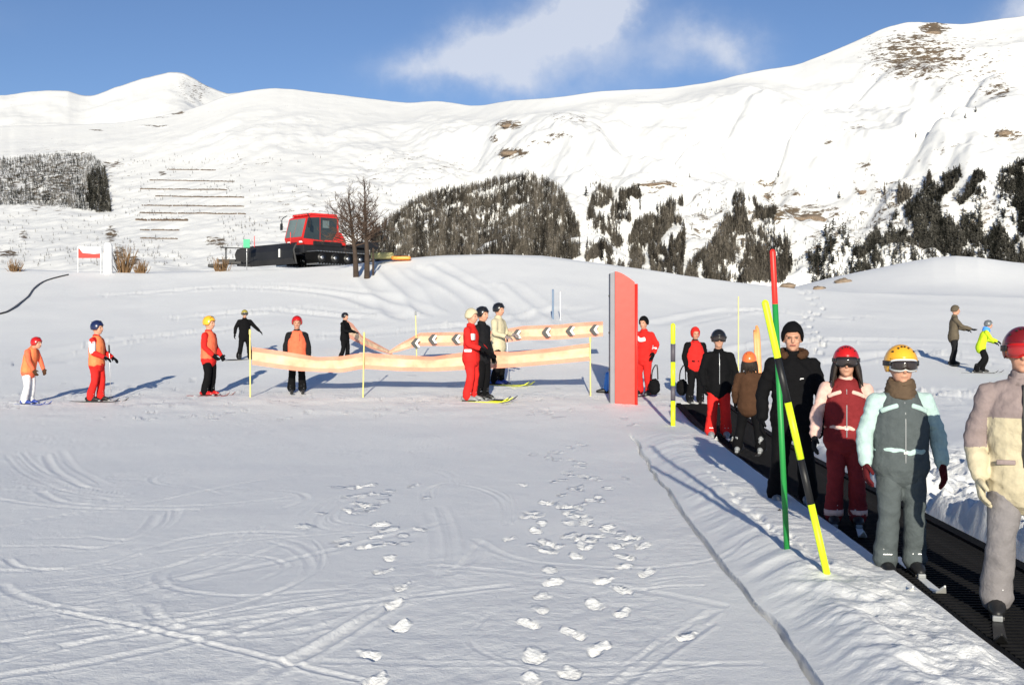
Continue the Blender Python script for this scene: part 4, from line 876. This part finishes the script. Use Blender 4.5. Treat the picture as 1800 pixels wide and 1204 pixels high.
# --- queue on the left, instructors, riders far away
G1 = 'skiers in coloured bibs waiting on the flat snow'
VO = ('orange', .86, 1.40)
person('child in an orange bib and white trousers looking down, leftmost of all', 50, 710, 586, 78, 'coral', legs='white', vest=VO, boots='blue', hatc='red', lean=.22, headp=(0, -.05, -.05), LA=((-.25, -.08, 1.15), (-.2, -.18, .93)), RA=((.25, -.08, 1.15), (.2, -.2, .93)), glove='darkbrown', K=1.25, near=1, group=G1, skic=PLAST_BLUE, skilen=1.1)
p2 = person('skier in an orange bib with white sleeves and red trousers holding poles forward', 170, 705, 561, 82, 'red', sleeves=None, legs='red', vest=('orange', .84, 1.40), hatc='navy', LA=((-.26, -.04, 1.13), (-.2, -.28, 1.02)), RA=((.26, -.04, 1.13), (.2, -.28, 1.0)), K=1.25, near=1, group=G1, skilen=1.2, feet=((-.12, .06), (.12, -.05)), puff=1.1, extra=lambda e, S, hc: MB().tube([S(-.20, .0, 1.36), S(-.235, -.02, 1.24), S(-.262, -.04, 1.14)], [(.078, .08), (.074, .078), (.068, .07)], 12).build('white_sleeve', fb('white'), e, True))
person('skier with a yellow helmet, red bib and black trousers in profile', 367, 695, 553, 75, 'red', legs='black', vest=('coral', .88, 1.40), hatc='yellow', LA=((-.25, -.03, 1.13), (-.17, -.2, .95)), RA=((.25, -.03, 1.13), (.17, -.22, .93)), K=1.25, near=1, group=G1, boots='red', skic=SHELL['darkred'], skilen=1.1)
person('skier with a red helmet, orange bib and dark sleeves behind the left of the banner', 522, 690, 553, 12, 'charcoal', legs='black', vest=('coral', .84, 1.40), hatc='red', LA=((-.27, .02, 1.12), (-.28, -.02, .88)), RA=((.27, .02, 1.12), (.29, -.04, .88)), K=1.25, near=1, group=G1, skilen=1.1, extra=zipper(PLAST_B, .06, 1.25, 1.42), hair=False)
person('snowboarder all in black with outstretched arms on the slope', 430, 632, 543, 25, 'black', legs='black', hatc='olive', LA=((-.32, .0, 1.18), (-.36, -.03, .95)), RA=((.36, -.0, 1.22), (.52, -.06, 1.06)), feet=((-.2, 0), (.2, 0)), ski='board', near=1, goggles=(PLAST_G, LENS, -.02), group='skiers on the slope behind the queue')
person('skier in black with a black helmet holding up the end of the arrow banner', 606, 634, 548, 70, 'black', legs='black', hatc='black', LA=((-.24, -.12, 1.14), (-.12, -.34, 1.10)), RA=((.24, -.12, 1.14), (.12, -.36, 1.08)), feet=((-.18, .04), (.16, -.04)), near=1, group='skiers on the slope behind the queue', ski='ski', skilen=1.2)
G2 = 'instructors beside the banners'
person('instructor in red suit with white patches and cream hat, by the banner pole', 828, 705, 540, 68, 'red', legs='red', hat='beanie', hatc='cream', LA=((-.25, -.06, 1.13), (-.16, -.25, 1.05)), RA=((.26, -.05, 1.13), (.18, -.24, 1.02)), near=1, group=G2, skic=YELLOW, skilen=1.5, puff=1.08, boots='grey',
       extra=lambda e, S, hc: [MB().box(p, d, bev=.02).build('white_patch', fb('white'), e, True) for p, d in ((S(-.165, -.10, 1.27), (.10, .10, .13)), (S(-.19, -.02, 1.0), (.05, .16, .06)))])
person('person in black with a black helmet close behind the red instructor', 847, 702, 536, 60, 'charcoal', legs='black', hatc='black', LA=((-.25, -.02, 1.13), (-.2, -.2, .98)), near=1, group=G2, skilen=1.3)
person('tall skier in a cream jacket and black trousers with a black helmet and lime skis', 876, 676, 530, 62, 'cream', legs='black', hatc='black', LA=((-.26, -.05, 1.15), (-.2, -.28, 1.08)), RA=((.25, -.08, 1.15), (.14, -.30, 1.12)), near=1, group=G2, skic=YELLOW, boots='blue', skilen=1.5, vest=None, puff=1.06, glove='mauve')
person('instructor in a red and white suit half hidden by the red crash pad', 1132, 711, 554, -35, 'red', legs='red', hat='beanie', hatc='black', LA=((-.27, -.02, 1.14), (-.24, -.22, 1.0)), RA=((.30, .06, 1.17), (.30, -.08, .98)), near=1, group=G2, y=21.3, skilen=1.2,
       extra=lambda e, S, hc: [m_.build('white_patch', fb('white'), e, True) for m_ in (MB().tube([S(-.14, -.13, 1.36), S(-.02, -.158, 1.28), S(.10, -.15, 1.30)], [(.05, .02)] * 3, 10, ref=(0, 0, 1)), MB().box(S(.295, -.0, 1.07), (.12, .14, .09), bev=.03))])
# riders
def CZ(y): return float(carpet_z(np.array([y]))[0]) + .012
G3 = 'riders standing on the moving carpet'
def yy_(v, z=.05): 
    yv = np.arange(4.5, 22, .01); zz = np.array(carpet_z(yv)); vv = HV + (H - zz) / yv * F; return float(yv[int(np.argmax(vv <= v))])
def rider(lab, u, vf, vh, **k): y = yy_(vf); return person(lab, u, vf, vh, y=y, z=CZ(y), group=G3, **k)
person('skier in red jacket with black shoulders and red hat, last in the carpet line', 1222, 716, 573, 8, 'red', legs='black', hat='hood', hatc='red', sleeves='black', vest=('red', .88, 1.36), LA=((-.27, .0, 1.13), (-.25, -.08, .9)), near=1, group=G3, y=20.3)
rider('rider in a black jacket, black helmet with goggles and red checked trousers', 1263, 770, 576, rot=-4, top='black', legs='red', hatc='black', goggles=(PLAST_B, LENS, -.005), LA=((-.28, .0, 1.12), (-.26, -.09, .90)), RA=((.28, .0, 1.12), (.26, -.09, .90)), K=1.25, near=1, puff=1.12, skic=PLAST_W, boots='grey', extra=zipper(METAL, .0, .86, 1.45))
rider('small rider in a brown jacket with an orange helmet, legs apart', 1317, 797, 615, rot=160, top='darkbrown', legs='black', hatc='orange', feet=((-.21, .02), (.21, -.02)), LA=((-.25, .0, 1.13), (-.2, -.16, 1.0)), RA=((.26, .0, 1.13), (.27, -.1, .92)), K=1.25, near=1, puff=1.1, boots='grey', hair=True, skic=PLAST_B, skilen=1.2)
rider('tall rider all in black with a beanie and fur collar', 1393, 890, 562, rot=-12, top='black', legs='black', hat='beanie', hatc='black', hood='darkbrown', LA=((-.29, .02, 1.12), (-.30, -.08, .87)), RA=((.28, .02, 1.12), (.29, -.06, .87)), K=1.14, near=2, puff=1.08, boots='grey', feet=((-.15, 0), (.15, .03)),
      extra=lambda e, S, hc: MB().box(S(.085, -.160, 1.27), (.032, .006, .010), bev=.002).box(S(.070, -.160, 1.262), (.012, .006, .006), bev=.001).build('chest_mark', fb('white'), e, True))
def suit_extra(bib, trim, belt=True):
    def f(e, S, hc):
        k = MB()
        for sx_ in (-1, 1): MB().tube([S(.06 * sx_, -.142, 1.375), S(.12 * sx_, -.133, 1.355), S(.175 * sx_, -.105, 1.33)], [(.020, .010)] * 3, 10, ref=(0, 0, 1)).build('chest_stripe', fb(trim), e, True)
        zipper(PLAST_G, .0, .92, 1.40, -.166)(e, S, hc)
        k = MB(); P = [(.198 * math.sin(R(a)), -.157 * math.cos(R(a)), 1.0) for a in range(0, 361, 20)]; k.tube(P, [(.016, .007)] * len(P), 8, ref=(0, 0, 1), k=2); k.build('belt', fb(bib), e, True)
        MB().box((.0, -.168, 1.0), (.03, .01, .022), bev=.003).build('buckle', PLAST_W, e)
    return f
rider('rider with long dark hair and red helmet in maroon suit with pale pink sleeves', 1487, 926, 600, rot=-14, top='maroon', sleeves='palepink', legs='maroon', vest=('maroon', .86, 1.39), hatc='red', hair=True, goggles=(PLAST_B, LENS, -.012), LA=((-.29, .0, 1.12), (-.31, -.11, .92)), RA=((.27, .0, 1.12), (.27, -.10, .90)), K=1.25, near=2, glove='charcoal', puff=1.04, boots='black', leghem='palepink', extra=suit_extra('maroon', 'palepink'), headp=(0, -.012, -.012), skic=PLAST_W, feet=((-.12, .0), (.12, .03)))  # goggles added for the dark zone below the helmet
rider('rider with yellow helmet, white goggles and brown scarf in grey suit with aqua sleeves', 1583, 1012, 600, rot=-6, top='grey', sleeves='aqua', legs='grey', vest=('grey', .86, 1.38), hatc='yellow', goggles=(PLAST_W, LENS, -.012), scarf='scarf', LA=((-.285, .0, 1.12), (-.29, -.07, .91)), RA=((.29, .0, 1.13), (.315, -.04, .90)), K=1.25, near=2, glove='darkred', puff=1.06, extra=suit_extra('grey', 'aqua'), feet=((-.115, .0), (.125, .04)), skic=PLAST_W)
rider('nearest rider at the right edge in mauve and beige jacket and dark red helmet', 1797, 1086, 567, rot=-22, top='mauve', legs='greymauve', mid=('beige', 1.25, 1.06), hatc='darkred', goggles=(SHELL['red'], REDLENS, -.012), LA=((-.275, .02, 1.11), (-.25, -.09, .87)), RA=((.28, .0, 1.12), (.30, -.05, .88)), K=1.14, near=2, glove='beige', puff=1.08, feet=((-.15, -.02), (.15, .04)), hair=False, skic=PLAST_B,
      extra=lambda e, S, hc: (zipper(PLAST_B, .0, .86, 1.46, -.152)(e, S, hc), [MB().box(S(.10 * k_, -.152, .98), (.11, .02, .03), bev=.006, rx=-.05).build('pocket_flap', fb('mauve'), e, True) for k_ in (-1, 1)]))
G4 = 'skiers on the slope at the right'
person('snowboarder in a brown patterned jacket with an arm stretched forward', 1676, 641, 535, 75, 'camo', legs='charcoal', hat='beanie', hatc='camo', LA=((-.25, -.18, 1.18), (-.18, -.44, 1.10)), RA=((.25, -.10, 1.15), (.2, -.34, 1.08)), ski='board', near=1, feet=((-.18, .03), (.18, -.02)), lean=.06, group=G4)
person('skier in a lime jacket with a blue hood, knees bent', 1724, 655, 561, 80, 'lime', legs='black', hatc='grey', lean=.32, LA=((-.25, -.12, 1.18), (-.16, -.32, 1.10)), RA=((.25, -.10, 1.15), (.18, -.32, 1.05)), near=1, feet=((-.22, .16), (.2, -.12)), knee=.16, scarf='skyblue', group=G4, skilen=1.2)

# --- poles and gear held or standing
def ski_pole(lab, p0, p1, grp='ski poles held by skiers'):
    e = empty('ski_pole', p1); tag(e, lab, 'ski pole', grp); a = Vector(p0) - Vector(p1)
    MB().tube([(0, 0, -.03), tuple(a)], [.004, .008], 8).build('shaft', METAL, e, True); MB().tube([tuple(a * .9), tuple(a * 1.03)], [.017, .016], 8).build('grip', PLAST_B, e, True); MB().tube([tuple(a * .05), tuple(a * .065)], [.04, .035], 12, round_=False).build('basket', PLAST_B, e, True)
x, y, z = hit(195, 703); ski_pole('ski pole held forward by the skier with white sleeves', (x + .02, y - .15, z + .98), (x + .06, y - .15, z))
x, y, z = hit(893, 678); ski_pole('ski pole held in front of the skier in the cream jacket', (x - .02, y - .1, z + 1.0), (x + .02, y - .1, z))
x, y, z = hit(890, 676)
x, y, z = hit(1330, 716)
e = empty('standing_skis', (x + .16, y + .6, z)); tag(e, 'pair of orange skis standing upright behind the brown jacket rider', 'skis')
ORS = mat('orange_ski', (.8, .33, .12), .4)
for k in (-1, 1):
    m = MB(); m.tube([(.05 * k, 0, -.05), (.03 * k, .0, .7), (.02 * k - .02, .02, 1.3), (.02 * k - .06, -.05, 1.42 + .04 * k)], [(.04, .008), (.035, .008), (.042, .008), (.02, .006)], 8); m.build('ski', ORS, e, True)
for (u, v, lab) in [(1150, 680, 'black bag hanging beside the instructor behind the red crash pad'), (1199, 681, 'black bag hanging at the side of the last skier in line')]:
    y = 20.9; p = at_(u, v, y); e = empty('bag', p); tag(e, lab, 'bag', 'black bags at the lower end of the carpet')
    m = MB(); m.ell((0, 0, 0), (.11, .08, .16)); m.ell((0, -.04, -.04), (.09, .07, .10)); me_ = m.remesh('pouch', .02, 2); wrinkle(me_, .015, 4.4, 9); linkmesh('pouch', me_, fb('black'), e)
    MB().tube([(-.05, 0, .15), (-.03, 0, .32), (.05, 0, .42), (.07, 0, .15)], [.012] * 4, 6).build('strap', PLAST_B, e, True)
x, y, z = hit(1063, 692); e = empty('ski_boot', (x, y, z)); tag(e, 'blue and black ski boot standing left of the red crash pad', 'boot')
MB().tube([(.06, 0, .05), (-.03, 0, .055), (-.14, 0, .045)], [(.055, .055), (.055, .05), (.04, .03)], 12, ref=(0, 1, 0)).build('shell', PLAST_B, e, True); MB().tube([(.03, 0, .06), (.05, 0, .22), (.07, 0, .36)], [.06, .06, .065], 12).build('cuff', mat('bright_blue', (.05, .25, .75), .5), e, True)

# ------------------------------------------------------------------ snow groomer
gx_, gy_ = (575 - 900) / F * 57.5, 57.5; gzz = gz_(gx_, gy_)
x, y, z = hit(575, 476); 
gr = empty('snow_groomer', (-(900 - 560) / F * 57, 57, gz_(-(900 - 560) / F * 57, 57) - .03), R(47), .91); tag(gr, 'red and black snow groomer with a wide blade parked on the crest', 'snow groomer')
# local: drives towards -x, y across
CABRED = mat('cab_red_paint', (.62, .02, .015), .3, .1, 5, .12, coat=.3); DARK = mat('dark_machine_paint', (.015, .015, .017), .5, .3, 6, .3)
GLASS = mat('tinted_cab_glass', (.03, .04, .042), .08, 0, 3, .3, .8); GLASSP = mat('pale_cab_glass', (.14, .18, .18), .08, 0, 3, .3, .8)
m = MB(); m.box((.5, 0, .95), (4.4, 1.7, .5), bev=.06); m.box((-1.2, 0, .85), (1.0, 1.3, .4), bev=.05); m.build('chassis', DARK, gr)
for s in (-1, 1):
    poly = [(-1.75, .35), (-1.5, .12), (2.5, .12), (2.9, .4), (2.75, .75), (-1.55, .78)]
    m = MB(); m.prism([(a, b) for a, b in poly], s * 1.45 - .5, s * 1.45 + .5); t = m.build('track', RUBBER, gr)
    k = MB()
    for i in range(21):
        xx = -1.5 + i * .2; k.box((xx, s * 1.45, .10), (.05, 1.02, .07)); k.box((xx, s * 1.45, .79), (.05, 1.02, .05))
    k.build('grouser', METAL, t)['kind'] = 'stuff'
    for xx in (-1.25, -.35, .55, 1.45, 2.4):
        w_ = MB(); w_.tube([(xx, s * 1.45 - .53, .44), (xx, s * 1.45 + .53, .44)], [.27, .27], 18, round_=False); wo_ = w_.build('wheel', PLAST_B, gr, True)
        h_ = MB(); h_.tube([(xx, s * 1.45 - .55, .44), (xx, s * 1.45 + .55, .44)], [.1, .1], 12, round_=False); h_.build('hub', METAL, wo_, True)
# cab
cabp = [(-1.55, 1.2), (-1.75, 1.55), (-1.42, 2.72), (-1.1, 2.86), (.35, 2.92), (.78, 2.85), (.80, 2.0), (.95, 1.25)]
m = MB(); m.prism(cabp, -.82, .82); m.build('cab', CABRED, gr)
m = MB(); m.prism([(-1.2, 2.86), (-1.15, 2.98), (.6, 3.02), (.7, 2.9)], -.86, .86); m.build('roof', CABRED, gr)
for s in (-1, 1):
    m = MB(); m.prism([(-1.66, 1.55), (-1.36, 2.70), (-.55, 2.78), (-.55, 1.50)], s * .825 - .012, s * .825 + .012); m.build('side_window', GLASS, gr)
    m = MB(); m.prism([(-.50, 1.50), (-.50, 2.78), (.66, 2.80), (.64, 2.0), (.35, 1.55)], s * .825 - .012, s * .825 + .012); m.build('door_window', GLASS, gr)
    m = MB(); m.prism([(-.35, 2.2), (-.35, 2.62), (.1, 2.63), (.1, 2.2)], s * .84 - .012, s * .84 + .006); m.build('sliding_pane', GLASSP, gr)
    m = MB(); m.tube([(-1.5, s * .95, 2.9), (-1.6, s * 1.25, 2.75), (-1.6, s * 1.3, 2.45)], [.025] * 3, 8); m.box((-1.62, s * 1.3, 2.3), (.06, .2, .38), bev=.02); m.build('mirror', DARK, gr, False)
    m = MB(); m.box((-1.62, s * .55, 1.38), (.1, .28, .16), bev=.03); m.build('headlight', PLAST_W, gr)
fw = MB(); a, b = Vector((-1.73, 0, 1.62)), Vector((-1.44, 0, 2.66)); 
for (y0, y1, mt) in ((-.74, -.02, GLASSP), (.02, .74, GLASSP)):
    m = MB(); m.add([(a.x - .02, y0, a.z), (a.x - .02, y1, a.z), (b.x - .02, y1, b.z), (b.x - .02, y0, b.z), (a.x + .02, y0, a.z), (a.x + .02, y1, a.z), (b.x + .02, y1, b.z), (b.x + .02, y0, b.z)], [(0, 1, 2, 3), (7, 6, 5, 4), (0, 4, 5, 1), (1, 5, 6, 2), (2, 6, 7, 3), (3, 7, 4, 0)]); m.build('windscreen', mt, gr)
m = MB(); m.prism([(.8, 1.3), (.82, 2.0), (1.05, 2.0), (1.35, 1.6), (1.4, 1.3)], -.75, .75); m.build('engine_cover', CABRED, gr)
m = MB(); m.box((0, 0, 1.3), (2.0, 1.75, .28), bev=.06); m.build('lower_panel', DARK, gr)
m = MB(); m.tube([(1.3, .5, 2.0), (1.3, .5, 2.7)], [.06, .05], 10); m.build('exhaust', DARK, gr, True)
for i in range(6): MB().box((-1.28, -.7 + .28 * i, 3.04), (.1, .14, .09), bev=.02).build('work_light', PLAST_W, gr)
# bed and tiller
m = MB(); m.box((2.5, 0, 1.25), (1.9, 2.3, .10), bev=.02); m.box((2.5, 1.15, 1.42), (1.9, .05, .3)); m.box((2.5, -1.15, 1.42), (1.9, .05, .3)); m.build('cargo_bed', DARK, gr)
m = MB(); m.tube([(2.8, 0, .8), (3.6, 0, .9), (4.2, 0, .6)], [.1, .09, .09], 8); m.build('hitch_arm', DARK, gr, True)
m = MB(); m.prism([(3.9, .2), (3.9, .75), (4.3, .85), (4.9, .5), (5.1, .15)], -2.1, 2.1); tl_ = m.build('tiller', DARK, gr); m = MB(); m.box((5.3, 0, .12), (.5, 4.3, .04)); m.build('finisher', RUBBER, tl_)
# blade
m = MB(); prof = [(-3.1, .0), (-3.28, .3), (-3.28, .75), (-3.1, 1.15), (-3.02, 1.13), (-3.19, .74), (-3.19, .3), (-3.0, .02)]
m.prism(prof, -2.1, 2.1); bl = m.build('blade', DARK, gr)
for s in (-1, 1):
    m = MB(); m.add([(-3.1, s * 2.1, 0), (-3.28, s * 2.1, .7), (-3.1, s * 2.1, 1.15), (-3.6, s * 2.75, .05), (-3.75, s * 2.75, .7), (-3.6, s * 2.75, 1.0), (-3.02, s * 2.14, 0), (-3.2, s * 2.14, .7), (-3.02, s * 2.14, 1.15), (-3.54, s * 2.8, .05), (-3.69, s * 2.8, .7), (-3.54, s * 2.8, 1.0)],
                   [(0, 1, 4, 3), (1, 2, 5, 4), (6, 9, 10, 7), (7, 10, 11, 8), (3, 4, 10, 9), (4, 5, 11, 10), (2, 8, 11, 5), (0, 3, 9, 6)]); m.build('blade_wing', DARK, bl)
    m = MB(); m.tube([(-3.05, s * .5, .5), (-2.2, s * .45, .8)], [.07, .07], 8); m.build('push_arm', METAL, gr, True)
    m = MB(); m.tube([(-3.15, s * 1.7, 1.1), (-3.15, s * 1.7, 1.7)], [.02, .02], 6); m.build('marker_rod', REDP, bl, True)
m = MB(); m.box((-3.31, -.9, .62), (.04, .12, .45), bev=.01); m.build('pale_sticker', PLAST_W, bl)

# steel frame implement left of the blade
x, y, z = hit(408, 473); e = empty('steel_frame', (x, y - 1, z)); tag(e, 'low dark steel implement with a tall crossbar left of the groomer blade', 'implement')
m = MB(); m.box((-.45, 0, .15), (.8, .7, .16), bev=.03); m.box((-.05, .1, .42), (.9, .25, .12), bev=.02); m.box((.3, 0, .3), (.9, .5, .14), bev=.02); m.build('base', DARK, e)
m = MB(); m.tube([(-.05, 0, .2), (-.05, 0, 1.05)], [.035, .035], 8); m.tube([(-.3, 0, 1.05), (1.1, 0, 1.02)], [.025, .025], 8); m.build('crossbar', DARK, e, True)
x, y, z = hit(438, 470); e = empty('sign_board', (x, y - .5, z)); tag(e, 'small green sign above the steel implement', 'sign'); MB().tube([(0, 0, -.1), (0, 0, 1.25)], [.02, .02], 8).build('post', METAL, e, True); MB().box((0, -.03, 1.28), (.32, .03, .42), bev=.01).build('panel', mat('sign_green', (.04, .42, .2), .5), e)
# red and white banner on two posts
x, y, z = hit(157, 480); s = y / F; e = empty('course_banner', (x, y, z)); tag(e, 'red and white banner between two thin posts on the left crest', 'banner')
for k in (-1, 1): MB().tube([(20 * s * k, 0, -.1), (20 * s * k, 0, 46 * s)], [.016, .016], 8).build('post', PLAST_W, e, True)
P = [(-19 * s, 26 * s), (19 * s, 26 * s), (19 * s, 34 * s), (8 * s, 33 * s), (-12 * s, 35 * s), (-17 * s, 42 * s), (-19 * s, 43 * s)]
MB().prism(P, -.015, .0).build('red_panel', REDP, e)
MB().prism([(-19 * s, 43.5 * s), (-16.5 * s, 42.5 * s), (-11.5 * s, 35.5 * s), (8 * s, 33.6 * s), (19 * s, 34.6 * s), (19 * s, 46 * s), (-19 * s, 47 * s)], -.012, .003).build('white_panel', fb('white'), e)
# padded white lift post next to it
x, y, z = hit(190, 480); tag(MB().tube([(x, y, z - .1), (x, y, z + 1.3)], [.22, .2], 16).build('padded_post', fb('white'), None, True), 'white padded post right of the red and white banner', 'post')
# orange sledge and green crate half hidden behind the crest
x, y, z = hit(700, 460, 30); e = empty('rescue_sledge', (x, y, z)); tag(e, 'low orange sledge with a greenish cover right of the bare trees', 'sledge')
MB().box((.15, 0, .16), (.9, .5, .16), bev=.05).build('hull', mat('sledge_orange', (.85, .28, .03), .4), e, True); MB().box((-.75, .1, .28), (1.1, .5, .30), bev=.08).build('cover', mat('cover_khaki', (.32, .30, .14), .8), e, True)
# dark groove in the snow, top left, its shadow-like line built as black tube
P = [(0, 553), (20, 545), (38, 532), (50, 522), (60, 508), (75, 497), (95, 490), (120, 484)]; PP = []
for (u, v) in [(-60, 562)] + P: a = hit(u, v); PP.append((a[0], a[1], a[2] + .03))
tag(MB().tube(PP, [.03] * len(PP), 8, k=3).build('groove', PLAST_B, None, True), 'dark shadow-like groove curving over the snow at the upper left', 'groove')

# bare trees by the groomer
def bare_tree(lab, u, vb, vt, seed, leanx=0, spread=1.0):
    x, y, z = hit(u, vb, 25); h = (vb - vt) * y / F; e = empty('bare_tree', (x, y, z - .1)); tag(e, lab, 'tree', 'bare trees in front of the groomer'); g = random.Random(seed)
    MB().tube([(0, 0, 0), (leanx * .2 + .02, 0, h * .3), (leanx * .5 - .03, .03, h * .62), (leanx, 0, h)], [.135, .10, .065, .015], 10).build('trunk', BARK, e, True)
    m = MB()
    def br(p, d, L, r, lv):
        q = []; n = 3; c = Vector(p); dd = Vector(d)
        for i in range(n + 1):
            q.append(tuple(c)); dd = (dd + Vector((g.gauss(0, .22), g.gauss(0, .22), g.gauss(.10, .16)))).normalized(); c = c + dd * L / n
        m.tube(q, [r, r * .8, r * .55, r * .25], 4, k=1, round_=False)
        if lv:
            for k in range(5 if lv > 1 else 6):
                t = g.uniform(.25, 1.0); i = min(int(t * n), n - 1); a = Vector(q[i]).lerp(Vector(q[i + 1]), t * n - i); nd = (dd + Vector((g.gauss(0, .7), g.gauss(0, .7), g.gauss(.1, .5)))).normalized(); br(a, nd, L * g.uniform(.35, .6), r * .5, lv - 1)
    for i in range(52):
        f = g.uniform(.36, .99); zz = f * h; a = g.uniform(0, 6.28); L = (1.35 - f) * h * .36 * spread * g.uniform(.5, 1.1); px = np.interp(f, [0, .3, .62, 1], [0, leanx * .2 + .02, leanx * .5 - .03, leanx])
        br((px, 0, zz), Vector((math.cos(a), math.sin(a), g.uniform(.2, .9))).normalized(), L, .034 * (1.3 - f), 2)
    m.build('crown', TWIG, e)
bare_tree('left one of the two bare trees in front of the groomer, leaning a little', 626, 488, 335, 3, -.35, 1.1)
bare_tree('right, taller one of the two bare trees in front of the groomer', 645, 488, 318, 9, -.1, .85)
tag(MB().tube([(hit(656, 484, 25)[0], hit(656, 484, 25)[1], hit(656, 484, 25)[2] - .1), (hit(656, 484, 25)[0], hit(656, 484, 25)[1], hit(656, 484, 25)[2] + 1.2)], [.05, .045], 8).build('wooden_stake', BARK, None, True), 'short wooden stake right of the bare trees', 'stake')
# bushes on the left crest
for (u, v, h, lab) in [(205, 484, 1.5, 'dry brown bush right of the white padded post'), (236, 484, .75, 'low brown bush right of the taller bush on the left crest'), (10, 486, .8, 'brown bush at the left edge of the crest'), (380, 486, .9, 'brown bush behind the steel implement')]:
    x, y, z = hit(u, 482, 30); y += 1.0; e = empty('dry_bush', (x, y, z)); tag(e, lab, 'bush', 'dry bushes on the crest'); m = MB(); g = random.Random(u)
    for i in range(70):
        a = g.uniform(0, 6.28); r = g.uniform(0, .22); t = Vector((math.cos(a) * g.uniform(.1, .38), math.sin(a) * .3, g.uniform(.4, 1.0))) * h; p = Vector((r * math.cos(a), r * math.sin(a), 0)); m.tube([tuple(p), tuple(p + t * .5 + Vector((g.gauss(0, .05), 0, 0))), tuple(p + t)], [.022, .016, .006], 4, k=1, round_=False)
    m.build('twigs', mat('ochre_twigs', (.20, .12, .06), .9, .2, 20, .4), e)
